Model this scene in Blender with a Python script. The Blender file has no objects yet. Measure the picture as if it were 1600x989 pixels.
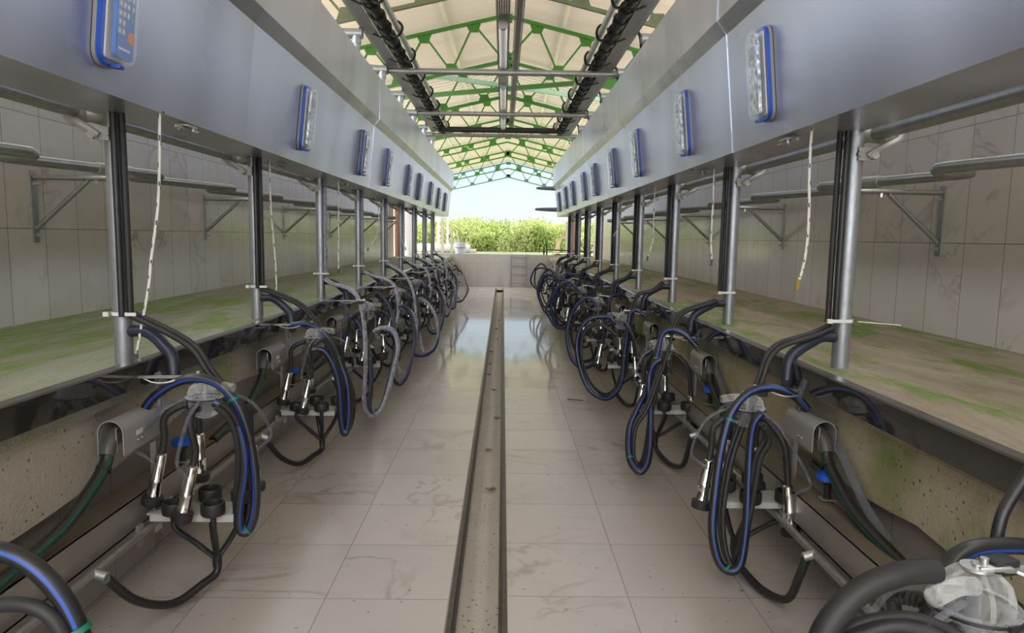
import bpy, bmesh, math, random
from mathutils import Vector, Matrix
R = random.Random(7)
S = bpy.context.scene
COL = S.collection
PI = math.pi

# ------------------------------------------------------------------ camera
FPX, PITCH, YAW, ROLL, CX, CZ = 1093.5, 0.11327, 0.01438, 0.01596, 0.0642, 1.32
_f = Vector((math.sin(YAW)*math.cos(PITCH), math.cos(YAW)*math.cos(PITCH), -math.sin(PITCH)))
_r = Vector((math.cos(YAW), -math.sin(YAW), 0)); _u = _r.cross(_f)
CR = _r*math.cos(ROLL)+_u*math.sin(ROLL); CU = -_r*math.sin(ROLL)+_u*math.cos(ROLL); CF = _f
cam_d = bpy.data.cameras.new('camera'); cam = bpy.data.objects.new('camera', cam_d); COL.objects.link(cam)
cam_d.sensor_fit = 'HORIZONTAL'; cam_d.sensor_width = 36; cam_d.lens = FPX/1600*36
cam_d.clip_start = .02; cam_d.clip_end = 600
cam.matrix_world = Matrix(((CR.x, CU.x, -CF.x, CX), (CR.y, CU.y, -CF.y, 0), (CR.z, CU.z, -CF.z, CZ), (0, 0, 0, 1)))
S.camera = cam
def at(u, v, Y):
    """the point of the place seen at pixel u, v that stands at distance Y down the pit"""
    d = CF+CR*((u-800)/FPX)-CU*((v-494.5)/FPX)
    return Vector((CX, 0, CZ))+d*(Y/d.y)
# ------------------------------------------------------------------ light
S.view_settings.view_transform = 'Standard'; S.view_settings.look = 'None'
S.view_settings.gamma = 1; S.view_settings.use_curve_mapping = False
S.view_settings.exposure = 1.52
S.cycles.use_denoising = True
S.cycles.max_bounces = 10; S.cycles.diffuse_bounces = 5; S.cycles.transparent_max_bounces = 16
S.cycles.caustics_reflective = False; S.cycles.caustics_refractive = False
S.cycles.sample_clamp_indirect = 6
SKY_STRENGTH, SUN_STRENGTH = 2.3, 2.5
w = bpy.data.worlds.new('sky'); S.world = w; w.use_nodes = True
nt = w.node_tree; nt.nodes.clear()
SUN_DIR = Vector((.18, .62, -1)).normalized()
tc = nt.nodes.new('ShaderNodeTexCoord'); bg = nt.nodes.new('ShaderNodeBackground'); ow = nt.nodes.new('ShaderNodeOutputWorld')
dt = nt.nodes.new('ShaderNodeVectorMath'); dt.operation = 'DOT_PRODUCT'; dt.inputs[1].default_value = -SUN_DIR
ma = nt.nodes.new('ShaderNodeMapRange'); ma.inputs[1].default_value = -1; ma.inputs[2].default_value = 1      # angle from the sun
rp = nt.nodes.new('ShaderNodeValToRGB'); ce = rp.color_ramp.elements                                            # a hazy sky, brightest round the sun
ce[0].position = .235; ce[0].color = (.150, .160, .170, 1); ce[1].position = 1; ce[1].color = (1, .985, .97, 1)
for p_, c_ in ((.30, (.118, .146, .166, 1)), (.38, (.20, .235, .27, 1)), (.52, (.46, .51, .57, 1)), (.75, (.62, .66, .71, 1))): e = ce.new(p_); e.color = c_
bg.inputs[1].default_value = SKY_STRENGTH
nt.links.new(tc.outputs['Generated'], dt.inputs[0]); nt.links.new(dt.outputs['Value'], ma.inputs[0]); nt.links.new(ma.outputs[0], rp.inputs[0])
nt.links.new(rp.outputs[0], bg.inputs[0]); nt.links.new(bg.outputs[0], ow.inputs[0])
sd = bpy.data.lights.new('sun', 'SUN'); sd.energy = SUN_STRENGTH; sd.angle = .009; sd.color = (1, .975, .93)
sun = bpy.data.objects.new('sun', sd); COL.objects.link(sun); sun.location = (0, -20, 40)
sun.rotation_euler = SUN_DIR.to_track_quat('-Z', 'Y').to_euler()

# ------------------------------------------------------------------ materials
class G:
    """small node graph builder"""
    def __init__(s, name):
        s.m = bpy.data.materials.new(name); s.m.use_nodes = True; s.t = s.m.node_tree
        s.b = s.t.nodes['Principled BSDF']; s.out = s.t.nodes['Material Output']
        s.tc = s.t.nodes.new('ShaderNodeTexCoord')
    def n(s, typ, ins=(), **kw):
        x = s.t.nodes.new(typ)
        for k, v in kw.items(): setattr(x, k, v)
        for i, v in (ins.items() if isinstance(ins, dict) else enumerate(ins)):
            if v is None: continue
            if isinstance(v, bpy.types.NodeSocket): s.t.links.new(v, x.inputs[i])
            else: x.inputs[i].default_value = v
        return x
    def math(s, op, a, b=None, c=None, clamp=False): return s.n('ShaderNodeMath', (a, b, c), operation=op, use_clamp=clamp).outputs[0]
    def obj(s): return s.tc.outputs['Object']
    def scale(s, v, sc):
        return s.n('ShaderNodeMapping', {'Vector': v, 'Scale': sc}).outputs[0]
    def noise(s, v, sc, det=3, rough=.5, dist=0):
        return s.n('ShaderNodeTexNoise', {'Vector': v, 'Scale': sc, 'Detail': det, 'Roughness': rough, 'Distortion': dist}).outputs[0]
    def ramp(s, f, stops, interp='LINEAR'):
        x = s.n('ShaderNodeValToRGB', (f,)); cr = x.color_ramp; cr.interpolation = interp
        while len(cr.elements) < len(stops): cr.elements.new(.5)
        for e, (p, c) in zip(cr.elements, stops):
            e.position = p; e.color = (c, c, c, 1) if isinstance(c, (int, float)) else (*c, 1)
        return x.outputs[0]
    def mix(s, f, a, b):
        x = s.n('ShaderNodeMix', data_type='RGBA'); 
        for i, v in ((0, f), (6, a), (7, b)):
            if isinstance(v, bpy.types.NodeSocket): s.t.links.new(v, x.inputs[i])
            else: x.inputs[i].default_value = (*v, 1) if isinstance(v, tuple) else v
        return x.outputs[2]
    def set(s, **kw):
        for k, v in kw.items():
            k = {'base': 'Base Color', 'rough': 'Roughness', 'metal': 'Metallic', 'spec': 'Specular IOR Level', 'coat': 'Coat Weight', 'alpha': 'Alpha', 'normal': 'Normal'}[k]
            if isinstance(v, bpy.types.NodeSocket): s.t.links.new(v, s.b.inputs[k])
            else: s.b.inputs[k].default_value = (*v, 1) if isinstance(v, tuple) else v
        return s
    def bump(s, h, strength=.2, dist=.01):
        s.set(normal=s.n('ShaderNodeBump', {'Height': h, 'Strength': strength, 'Distance': dist}).outputs[0]); return s
def plain(name, c, rough=.5, metal=0, spec=.5, var=.12, sc=25, bump=0):
    g = G(name); nz = g.noise(g.obj(), sc, 4)
    d = tuple(x*(1-var) for x in c); l = tuple(min(1, x*(1+var)) for x in c)
    g.set(base=g.mix(nz, d, l), rough=rough, metal=metal, spec=spec)
    if bump: g.bump(nz, bump, .004)
    return g.m
def clear(name, tint, opac=.18, rough=.08):
    """clear plastic: mostly see-through, a little milky, glossy"""
    g = G(name); nz = g.noise(g.obj(), 30, 3)
    g.set(base=tint, rough=rough, spec=.6)
    tr = g.n('ShaderNodeBsdfTransparent', ((*[min(1, t*1.15+.1) for t in tint], 1),))
    fr = g.n('ShaderNodeLayerWeight', {'Blend': .35}).outputs['Facing']
    f = g.math('ADD', g.math('MULTIPLY', g.math('POWER', fr, 1.8), .7), g.math('MULTIPLY', nz, opac*2), clamp=True)
    mx = g.n('ShaderNodeMixShader', (f, tr.outputs[0], g.b.outputs[0])); g.t.links.new(mx.outputs[0], g.out.inputs[0]); return g.m
def tiles(name, base, vein, grout, axes, sp, off, gw=.0035, rough=.2, vs=1.6, wet=False, dirt=None, bumpy=0):
    g = G(name); o = g.obj(); sep = g.n('ShaderNodeSeparateXYZ', (o,))
    ms, ids = [], []
    for a, s_, of in zip(axes, sp, off):
        t = g.math('DIVIDE', g.math('SUBTRACT', sep.outputs[a], of), s_)
        fr = g.math('FRACT', t); ids.append(g.math('FLOOR', t))
        dd = g.math('MINIMUM', fr, g.math('SUBTRACT', 1.0, fr))
        ms.append(g.math('LESS_THAN', dd, gw/2/s_))
    line = g.math('MAXIMUM', ms[0], ms[1])
    cmb = g.n('ShaderNodeCombineXYZ', (ids[0], ids[1], 0))
    wn = g.n('ShaderNodeTexWhiteNoise', (cmb.outputs[0],), noise_dimensions='3D')
    sh = g.n('ShaderNodeVectorMath', (o, g.n('ShaderNodeVectorMath', (wn.outputs['Color'], (9, 9, 9)), operation='MULTIPLY').outputs[0]), operation='ADD').outputs[0]
    v1 = g.noise(sh, vs, 5, .55, 1.6)
    vm = g.ramp(g.math('ABSOLUTE', g.math('SUBTRACT', v1, .5)), [(0, 1), (.008, .75), (.03, 0)])
    vm = g.math('MULTIPLY', vm, g.ramp(g.noise(sh, vs*.9, 2), [(.5, 0), (.68, 1)]))
    cl = g.ramp(g.noise(sh, vs*.7, 4, .6), [(.25, .93), (.75, 1.05)])
    c = g.mix(vm, base, vein)
    tint = g.math('ADD', .96, g.math('MULTIPLY', wn.outputs['Value'], .08))
    c = g.n('ShaderNodeVectorMath', (c, g.math('MULTIPLY', cl, tint)), operation='SCALE')
    g.t.links.new(g.math('MULTIPLY', cl, tint), c.inputs['Scale']); c = c.outputs[0]
    if dirt:
        dm = g.ramp(g.noise(o, 2.3, 6, .7), [(.56, 0), (.72, .55)])
        c = g.mix(dm, c, dirt)
        if wet: sp_ = g.ramp(g.noise(o, 40, 2, .5), [(.70, 0), (.74, .7)]); c = g.mix(sp_, c, tuple(x*.4 for x in dirt))
    c = g.mix(line, c, grout)
    r = g.math('ADD', rough*.6, g.math('MULTIPLY', g.noise(o, 3, 2, .5), rough*.9))
    if wet:
        n1 = g.noise(g.scale(o, (1.2, 2.2, 1)), 1.6, 5, .6)
        y, x = sep.outputs[1], sep.outputs[0]
        st = lambda v, a, b_: g.n('ShaderNodeMapRange', {0: v, 1: a, 2: b_}, interpolation_type='SMOOTHSTEP').outputs[0]
        b = g.math('MULTIPLY', g.math('MULTIPLY', st(y, 4.4, 7.6), st(y, 16.5, 13.5)), st(g.math('ABSOLUTE', g.math('SUBTRACT', x, .03)), 1.0, .34))
        wm = st(g.math('SUBTRACT', g.math('ADD', b, n1), 1.0), 0.0, .07)
        r = g.math('ADD', g.math('MULTIPLY', r, g.math('SUBTRACT', 1.0, wm)), g.math('MULTIPLY', wm, .07)); c = g.mix(g.math('MULTIPLY', wm, .25), c, tuple(x*.62 for x in base))
    g.set(base=c, rough=r, spec=.5)
    h = g.math('SUBTRACT', g.math('MULTIPLY', g.noise(o, 6, 2), bumpy), line)
    g.bump(h, .25, .002)
    return g.m
M = {}
M['floor'] = tiles('floor_tile', (.53, .485, .45), (.40, .34, .30), (.30, .25, .22), (0, 1), (.45, .45), (.097, 2.455), rough=.2, wet=True, dirt=(.42, .36, .31), vs=1.3, bumpy=.35)
M['floor_l'] = tiles('floor_tile_b', (.53, .485, .45), (.40, .34, .30), (.30, .25, .22), (0, 1), (.45, .45), (-.115, 2.455-.03), rough=.2, wet=True, dirt=(.42, .36, .31), vs=1.3, bumpy=.35)
M['wall_l'] = tiles('wall_tile', (.74, .69, .625), (.46, .42, .375), (.22, .20, .17), (1, 2), (.295, .6), (3.61, 1.323), gw=.004, rough=.17, vs=1.5, bumpy=.9, dirt=(.60, .55, .49))
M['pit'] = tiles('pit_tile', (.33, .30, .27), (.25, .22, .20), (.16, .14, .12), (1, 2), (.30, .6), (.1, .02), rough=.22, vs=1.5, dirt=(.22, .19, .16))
M['back'] = tiles('end_tile', (.44, .41, .37), (.36, .33, .30), (.26, .24, .21), (0, 2), (.30, .6), (-.02, .02), rough=.15, vs=1.2)
def platform(name, mud, green, grey, gamt):
    g = G(name); o = g.obj(); st = g.scale(o, (1.9, .5, 1))
    n1 = g.noise(st, 1.7, 7, .68, .5); n2 = g.noise(g.scale(o, (3.2, .9, 1)), 5, 7, .72); n3 = g.noise(o, 60, 3, .6); n4 = g.noise(g.scale(o, (2.5, .35, 1)), 2.2, 6, .7, 1.0)
    c = g.mix(g.ramp(n4, [(.35, 0), (.62, 1)]), tuple(x*.72 for x in mud), grey)
    c = g.mix(g.ramp(n2, [(.45, 0), (.62, .7)]), c, mud)
    gm = g.math('MULTIPLY', g.ramp(n1, [(gamt, 0), (gamt+.09, 1)]), g.ramp(n2, [(.34, .1), (.56, .95)]))
    c = g.mix(gm, c, green)
    c = g.mix(g.ramp(n2, [(.60, 0), (.72, .6)]), c, tuple(x*.5 for x in mud))
    c = g.mix(g.ramp(n3, [(.60, 0), (.74, .6)]), c, (.46, .43, .36))
    g.set(base=c, rough=.8, spec=.25); g.bump(g.math('ADD', n3, g.math('MULTIPLY', n2, 2)), .7, .008); return g.m
M['plat_l'] = platform('mossy_slab', (.36, .35, .26), (.18, .28, .07), (.34, .37, .31), .49)
M['plat_r'] = platform('muddy_slab', (.36, .30, .22), (.14, .25, .045), (.42, .37, .29), .485)
def concrete(name, a, b, green, ga):
    g = G(name); o = g.obj(); n1 = g.noise(o, 3, 6, .65); n2 = g.noise(g.scale(o, (1, 1.2, 1.2)), 1.4, 4, .6); n3 = g.noise(o, 45, 3, .7)
    c = g.mix(n1, a, b); c = g.mix(g.ramp(n2, [(ga, 0), (ga+.17, .85)]), c, green)
    v = g.n('ShaderNodeTexVoronoi', {'Vector': o, 'Scale': 38.0}).outputs['Distance']
    pit = g.ramp(v, [(.10, 1), (.2, 0)]); pit = g.math('MULTIPLY', pit, g.ramp(n1, [(.36, 0), (.52, .85)]))
    c = g.mix(pit, c, (.07, .06, .045))
    g.set(base=c, rough=.85, spec=.2); g.bump(g.math('SUBTRACT', g.math('ADD', n3, n1), pit), .7, .006); return g.m
M['conc_l'] = concrete('bare_concrete', (.42, .375, .31), (.54, .495, .42), (.16, .26, .07), .58)
M['conc_r'] = concrete('algae_concrete', (.36, .31, .21), (.50, .45, .345), (.15, .22, .05), .46)
M['gutter'] = concrete('gutter_concrete', (.37, .33, .275), (.47, .425, .365), (.29, .25, .20), .6)
M['kerb'] = plain('black_steel', (.028, .027, .025), .05, .0, .8, .3, 8)
M['kerb_top'] = plain('worn_black_steel', (.085, .08, .07), .16, .0, .8, .3, 8)
M['edge'] = plain('angle_iron', (.11, .095, .085), .45, .5, .5, .3)
M['beam'] = plain('galvanised_beam', (.30, .285, .26), .42, .45, .5, .22, 6)
M['flange'] = plain('dirty_flange', (.17, .145, .11), .6, .15, .4, .3, 9)
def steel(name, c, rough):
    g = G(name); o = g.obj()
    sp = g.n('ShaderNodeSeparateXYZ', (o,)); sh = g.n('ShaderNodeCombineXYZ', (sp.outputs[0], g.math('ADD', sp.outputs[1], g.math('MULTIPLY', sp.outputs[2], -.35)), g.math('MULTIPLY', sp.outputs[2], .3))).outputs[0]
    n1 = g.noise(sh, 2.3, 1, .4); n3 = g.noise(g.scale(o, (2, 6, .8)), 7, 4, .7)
    cc = g.mix(g.ramp(n1, [(.3, 0), (.7, 1)]), tuple(x*.72 for x in c), c); cc = g.mix(g.ramp(n3, [(.68, 0), (.82, .3)]), cc, tuple(x*.6 for x in c))  # slanted bands are reflections painted into the steel colour, then small dark stains
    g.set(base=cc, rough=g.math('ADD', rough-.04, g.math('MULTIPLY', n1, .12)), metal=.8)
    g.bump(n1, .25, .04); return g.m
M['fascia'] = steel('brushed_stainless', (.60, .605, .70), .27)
def galv(name, c):
    g = G(name); o = g.obj(); n1 = g.n('ShaderNodeTexVoronoi', {'Vector': g.scale(o, (1, 1, .5)), 'Scale': 60.0}).outputs['Color']
    n2 = g.noise(o, 14, 4, .7)
    cc = g.mix(n1, tuple(x*.9 for x in c), c); cc = g.mix(g.ramp(n2, [(.5, 0), (.75, .5)]), cc, tuple(x*.65 for x in c))
    g.set(base=cc, rough=g.ramp(n2, [(.3, .3), (.7, .5)]), metal=.7); return g.m
M['galv'] = galv('galvanised_pipe', (.40, .41, .435)); M['galv_dull'] = galv('dull_galvanised', (.36, .365, .34))
M['cast'] = plain('grey_casting', (.42, .41, .38), .5, .4)
M['rubber'] = plain('black_rubber', (.018, .018, .019), .38, 0, .5, .35, 30)
M['rubber_m'] = plain('matt_rubber', (.022, .021, .021), .55, 0, .45, .4, 20)
M['dull_rubber'] = plain('dull_rubber', (.012, .012, .013), .6, 0, .25, .4, 20)
M['navy'] = plain('navy_corrugated', (.022, .025, .045), .4, 0, .5, .2)
M['blue_line'] = plain('blue_stripe', (.012, .06, .34), .4)
M['green_line'] = plain('green_stripe', (.008, .085, .05), .4)
M['green_tie'] = plain('green_strap', (.01, .16, .11), .45)
M['white_pl'] = plain('white_plastic', (.66, .65, .62), .4)
M['tray_pl'] = plain('milky_tray', (.50, .49, .475), .35)
M['grey_pl'] = plain('grey_plastic', (.29, .285, .28), .42, 0, .5, .1, 14)
M['smoke'] = plain('smoked_plastic', (.085, .08, .075), .3, 0, .5, .3, 20)
M['blue_pl'] = plain('blue_plastic', (.012, .085, .50), .32, 0, .5, .1)
M['blue_dark'] = plain('dark_blue_cap', (.02, .05, .26), .45)
M['panel'] = plain('keypad_blue', (.05, .17, .52), .35, 0, .5, .06)
M['key'] = plain('grey_key', (.28, .33, .42), .5)
M['digit'] = plain('pale_print', (.62, .68, .78), .5)
M['orange'] = plain('orange_button', (.62, .17, .06), .4); M['greenb'] = plain('green_button', (.05, .30, .16), .4)
M['lcd'] = plain('display', (.10, .13, .12), .15)
M['board'] = plain('circuit_white', (.62, .61, .58), .5)
g = G('film_with_reflections'); v = g.n('ShaderNodeTexVoronoi', {'Vector': g.scale(g.obj(), (1, 1, 1)), 'Scale': 34.0})
g.set(base=g.mix(g.ramp(v.outputs['Distance'], [(.2, 0), (.6, 1)]), (.22, .26, .36), (.62, .67, .74)), rough=.18, metal=.25); g.bump(v.outputs['Distance'], .8, .01); M['film'] = g.m  # pale mottling paints the clear cover's reflections into the film colour
M['red'] = plain('dark_red', (.22, .03, .08), .5)
M['chrome'] = plain('polished_steel', (.74, .72, .68), .12, 1.0, .5, .06, 5)
M['zinc'] = plain('zinc_bolt', (.55, .54, .52), .35, .8)
M['clear'] = clear('clear_bowl', (.90, .91, .90), .09, .05)
M['clear_t'] = clear('clear_tube', (.52, .53, .57), .10, .10)
M['cover'] = clear('clear_cover', (.82, .85, .88), .07, .06)
M['clear_h'] = clear('milky_hose', (.50, .50, .56), .42, .15)
M['rope'] = plain('white_rope', (.72, .70, .64), .8); M['fleck'] = plain('rope_fleck', (.10, .09, .07), .8)
M['burnt'] = plain('brown_knot', (.30, .20, .02), .7)
M['tie'] = plain('nylon_tie', (.70, .69, .64), .4)
M['green'] = plain('green_paint', (.035, .16, .012), .45, 0, .5, .2, 5)
M['green_dusty_backlit'] = plain('dusty_backlit_green', (.12, .135, .07), .6, 0, .4, .35, 4)  # dusty green with backlit shade put into the colour
M['teal'] = plain('sky_haze_teal', (.07, .20, .17), .5); M['mint'] = plain('mint_paint', (.36, .60, .44), .5)  # the teal is truss green with far sky haze put into its colour
M['cream'] = plain('cream_paint', (.62, .63, .47), .5)
M['timber'] = plain('weathered_timber', (.40, .36, .30), .8, 0, .3, .3); M['timber_y'] = plain('pale_timber', (.60, .50, .30), .8, 0, .3, .2)
M['brick'] = plain('brick_red', (.33, .15, .10), .85); M['render'] = plain('grey_render', (.46, .44, .42), .85)
M['dark_iron'] = plain('dark_iron', (.03, .03, .035), .5, .3)
M['bucket'] = plain('white_bucket', (.62, .62, .66), .4); M['bark'] = plain('bark', (.20, .15, .10), .9)
M['slate'] = plain('slate_grey_paint', (.24, .28, .30), .4)
M['dark_hole'] = plain('hose_bore', (.01, .01, .01), .7)
def perforated():
    g = G('perforated_steel'); o = g.obj(); sp = g.n('ShaderNodeSeparateXYZ', (o,))
    a = g.math('FRACT', g.math('DIVIDE', sp.outputs[1], .05)); k = g.math('ADD', sp.outputs[0], sp.outputs[2]); b = g.math('FRACT', g.math('DIVIDE', k, .022))
    h = g.math('MULTIPLY', g.math('LESS_THAN', g.math('ABSOLUTE', g.math('SUBTRACT', a, .5)), .3), g.math('LESS_THAN', g.math('ABSOLUTE', g.math('SUBTRACT', b, .5)), .27))
    g.set(base=(.30, .30, .30), rough=.45, metal=.6); t = g.n('ShaderNodeBsdfTransparent')
    mx = g.n('ShaderNodeMixShader', (h, g.b.outputs[0], t.outputs[0])); g.t.links.new(mx.outputs[0], g.out.inputs[0]); return g.m
M['perf'] = perforated()
def roofing(name, c, tr, streak):
    g = G(name); o = g.obj(); n1 = g.noise(g.scale(o, (.25, 1.2, .5)), 2.2, 5, .65); n2 = g.noise(g.scale(o, (.15, 3, 1)), 3, 5, .7)
    cc = g.mix(g.ramp(n1, [(.35, 0), (.7, 1)]), tuple(x*.9 for x in c), c); cc = g.mix(g.ramp(n2, [(.55, 0), (.8, .5)]), cc, streak)
    d = g.n('ShaderNodeBsdfDiffuse', (cc,)); t = g.n('ShaderNodeBsdfTranslucent', (cc,))
    mx = g.n('ShaderNodeMixShader', (tr, d.outputs[0], t.outputs[0])); g.t.links.new(mx.outputs[0], g.out.inputs[0]); return g.m
M['roof'] = roofing('sandwich_sheet', (.60, .52, .425), .05, (.50, .40, .32)); M['roof2'] = roofing('corrugated_sheet', (.58, .535, .45), .07, (.60, .42, .28))
M['ground'] = plain('gravel', (.56, .53, .46), .9, 0, .2, .25, 3)
M['soil'] = plain('weedy_soil', (.42, .41, .28), .9, 0, .2, .35, 2)
def leaves(name, a, b):
    g = G(name); n1 = g.noise(g.obj(), 2.5, 3); oi = g.n('ShaderNodeObjectInfo')
    cc = g.mix(n1, a, b); d = g.n('ShaderNodeBsdfDiffuse', (cc,)); t = g.n('ShaderNodeBsdfTranslucent', (cc,))
    mx = g.n('ShaderNodeMixShader', (.35, d.outputs[0], t.outputs[0])); g.t.links.new(mx.outputs[0], g.out.inputs[0]); return g.m
M['leaf'] = leaves('leaf_green', (.17, .235, .06), (.37, .42, .15)); M['leaf2'] = leaves('leaf_yellow', (.23, .29, .09), (.44, .46, .20))

# ------------------------------------------------------------------ mesh building
def smooth_path(pts, per=6):
    pts = [Vector(p) for p in pts]
    if len(pts) < 3: return pts
    P = [pts[0]*2-pts[1]]+pts+[pts[-1]*2-pts[-2]]; out = []
    for i in range(1, len(P)-2):
        a, b, c, d = P[i-1:i+3]
        for k in range(per):
            t = k/per
            out.append(.5*((2*b)+(c-a)*t+(2*a-5*b+4*c-d)*t*t+(3*b-a-3*c+d)*t**3))
    out.append(pts[-1]); return out
class MB:
    def __init__(s): s.v = []; s.f = []; s.m = []
    def add(s, vs, fs, mi=0):
        o = len(s.v); s.v += [tuple(x) for x in vs]; s.f += [tuple(i+o for i in f) for f in fs]; s.m += [mi]*len(fs) if isinstance(mi, int) else mi
        return s
    def box(s, c, d, rot=None, mi=0, ch=0):
        c = Vector(c); x, y, z = (k/2 for k in d)
        if not ch:
            vs = [Vector((a*x, b*y, e*z)) for a in (-1, 1) for b in (-1, 1) for e in (-1, 1)]
            fs = [(0, 1, 3, 2), (4, 6, 7, 5), (0, 4, 5, 1), (2, 3, 7, 6), (0, 2, 6, 4), (1, 5, 7, 3)]
        else:
            bm = bmesh.new(); bmesh.ops.create_cube(bm, size=1)
            for q in bm.verts: q.co = Vector((q.co.x*d[0], q.co.y*d[1], q.co.z*d[2]))
            bmesh.ops.bevel(bm, geom=bm.edges[:], offset=ch, segments=2, affect='EDGES', profile=.5)
            bm.verts.index_update(); vs = [q.co.copy() for q in bm.verts]; fs = [tuple(q.index for q in f.verts) for f in bm.faces]; bm.free()
        if rot is not None: vs = [rot @ q for q in vs]
        return s.add([c+q for q in vs], fs, mi)
    def bar(s, a, b, wd, ht, up=(0, 0, 1), mi=0):
        a, b = Vector(a), Vector(b); t = (b-a).normalized(); sd = t.cross(Vector(up)).normalized(); u2 = sd.cross(t)
        vs = [p+sd*(i*wd/2)+u2*(j*ht/2) for p in (a, b) for i, j in ((-1, -1), (1, -1), (1, 1), (-1, 1))]
        return s.add(vs, [(0, 1, 2, 3), (7, 6, 5, 4), (0, 4, 5, 1), (1, 5, 6, 2), (2, 6, 7, 3), (3, 7, 4, 0)], mi)
    def tube(s, pts, r, n=10, per=6, cap=True, stripe=None, smi=1, ring_mi=None, look=(0, -1, .3), hollow=False):
        P = smooth_path(pts, per) if per > 1 else [Vector(p) for p in pts]
        N = len(P); T = []
        for i in range(N):
            t = P[min(i+1, N-1)]-P[max(i-1, 0)]; T.append(t.normalized() if t.length > 1e-9 else Vector((0, 0, 1)))
        u = Vector(look); u = u-T[0]*u.dot(T[0])
        if u.length < .05: u = T[0].orthogonal()
        u.normalize(); vs = []; 
        for i in range(N):
            u = (u-T[i]*u.dot(T[i])).normalized(); b = T[i].cross(u)
            ri = r(i/(N-1), i) if callable(r) else r
            for k in range(n):
                a = 2*PI*k/n; vs.append(P[i]+(u*math.cos(a)+b*math.sin(a))*ri)
        fs = []; mi = []
        for i in range(N-1):
            for k in range(n):
                fs.append((i*n+k, i*n+(k+1) % n, (i+1)*n+(k+1) % n, (i+1)*n+k))
                mi.append(smi if (stripe is not None and k in stripe) or (ring_mi and ring_mi(i, k)) else 0)
        if cap:
            fs.append(tuple(reversed(range(n)))); fs.append(tuple((N-1)*n+k for k in range(n))); mi += [0, 0]
        return s.add(vs, fs, mi)
    def cyl(s, a, b, r, n=16, r2=None, mi=0):
        r2 = r if r2 is None else r2
        a, b = Vector(a), Vector(b); t = (b-a).normalized(); u = t.orthogonal().normalized(); w_ = t.cross(u); vs = []
        for p, q in ((a, r), (b, r2)):
            for k in range(n): vs.append(p+(u*math.cos(2*PI*k/n)+w_*math.sin(2*PI*k/n))*q)
        fs = [(k, (k+1) % n, n+(k+1) % n, n+k) for k in range(n)]+[tuple(reversed(range(n))), tuple(range(n, 2*n))]
        return s.add(vs, fs, mi)
    def lathe(s, prof, o=(0, 0, 0), ax=(0, 0, 1), n=20, mi=0, mis=None):
        """prof: (radius, height) along ax"""
        o = Vector(o); t = Vector(ax).normalized(); u = t.orthogonal().normalized(); w_ = t.cross(u); vs = []; fs = []; ml = []
        for r, h in prof:
            r = max(r, 1e-5)
            for k in range(n): vs.append(o+t*h+(u*math.cos(2*PI*k/n)+w_*math.sin(2*PI*k/n))*r)
        for i in range(len(prof)-1):
            for k in range(n): fs.append((i*n+k, i*n+(k+1) % n, (i+1)*n+(k+1) % n, (i+1)*n+k)); ml.append(mis[i] if mis else mi)
        return s.add(vs, fs, ml)
    def prism(s, poly, axis, a, b, mi=0):
        """poly: 2D outline in the two other axes, extruded along axis from a to b"""
        n = len(poly); vs = []
        for q in (a, b):
            for x, y in poly: vs.append({0: (q, x, y), 1: (x, q, y), 2: (x, y, q)}[axis])
        fs = [(k, (k+1) % n, n+(k+1) % n, n+k) for k in range(n)]+[tuple(reversed(range(n))), tuple(range(n, 2*n))]
        return s.add(vs, fs, mi)
    def build(s, name, mat, parent=None, loc=None, smooth=True, angle=40, label=None):
        me = bpy.data.meshes.new(name)
        off = Vector(loc) if loc is not None else Vector((0, 0, 0))
        me.from_pydata([tuple(Vector(q)-off) for q in s.v], [], s.f); 
        mats = mat if isinstance(mat, (list, tuple)) else [mat]
        for m in mats: me.materials.append(M[m])
        me.polygons.foreach_set('material_index', s.m); me.update()
        bm = bmesh.new(); bm.from_mesh(me); bmesh.ops.recalc_face_normals(bm, faces=bm.faces[:]); bm.to_mesh(me); bm.free()
        if smooth:
            me.shade_smooth(); me.set_sharp_from_angle(angle=math.radians(angle))
        o = bpy.data.objects.new(name, me); COL.objects.link(o)
        if loc is not None: o.location = off
        if parent is not None: o.parent = parent
        if label: o['label'] = label
        return o
def tag(o, label, cat, group=None):
    o['label'] = label; o['category'] = cat
    if group: o['group'] = group
    return o
def thing(name, loc, label=None, cat=None, group=None, rot=None):
    o = bpy.data.objects.new(name, None); COL.objects.link(o); o.location = loc; o.empty_display_size = .1
    if rot is not None: o.rotation_euler = rot
    if label: tag(o, label, cat, group)
    return o
def dup(root, loc, label, rot=None):
    r = root.copy(); COL.objects.link(r); r.location = loc; r['label'] = label
    if rot is not None: r.rotation_euler = rot
    for c in list(root.children):
        k = c.copy(); COL.objects.link(k); k.parent = r
        for d in c.children:
            q = d.copy(); COL.objects.link(q); q.parent = k
    return r
def struct(o): o['kind'] = 'structure'; return o
ORD = ['first', 'second', 'third', 'fourth', 'fifth', 'sixth', 'seventh', 'eighth', 'ninth', 'tenth', 'eleventh', 'twelfth', 'thirteenth', 'fourteenth']
PLAT = {-1: 'mossy green platform', 1: 'muddy brown platform'}
SHORT = {-1: 'green-platform side', 1: 'brown-platform side'}

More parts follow.
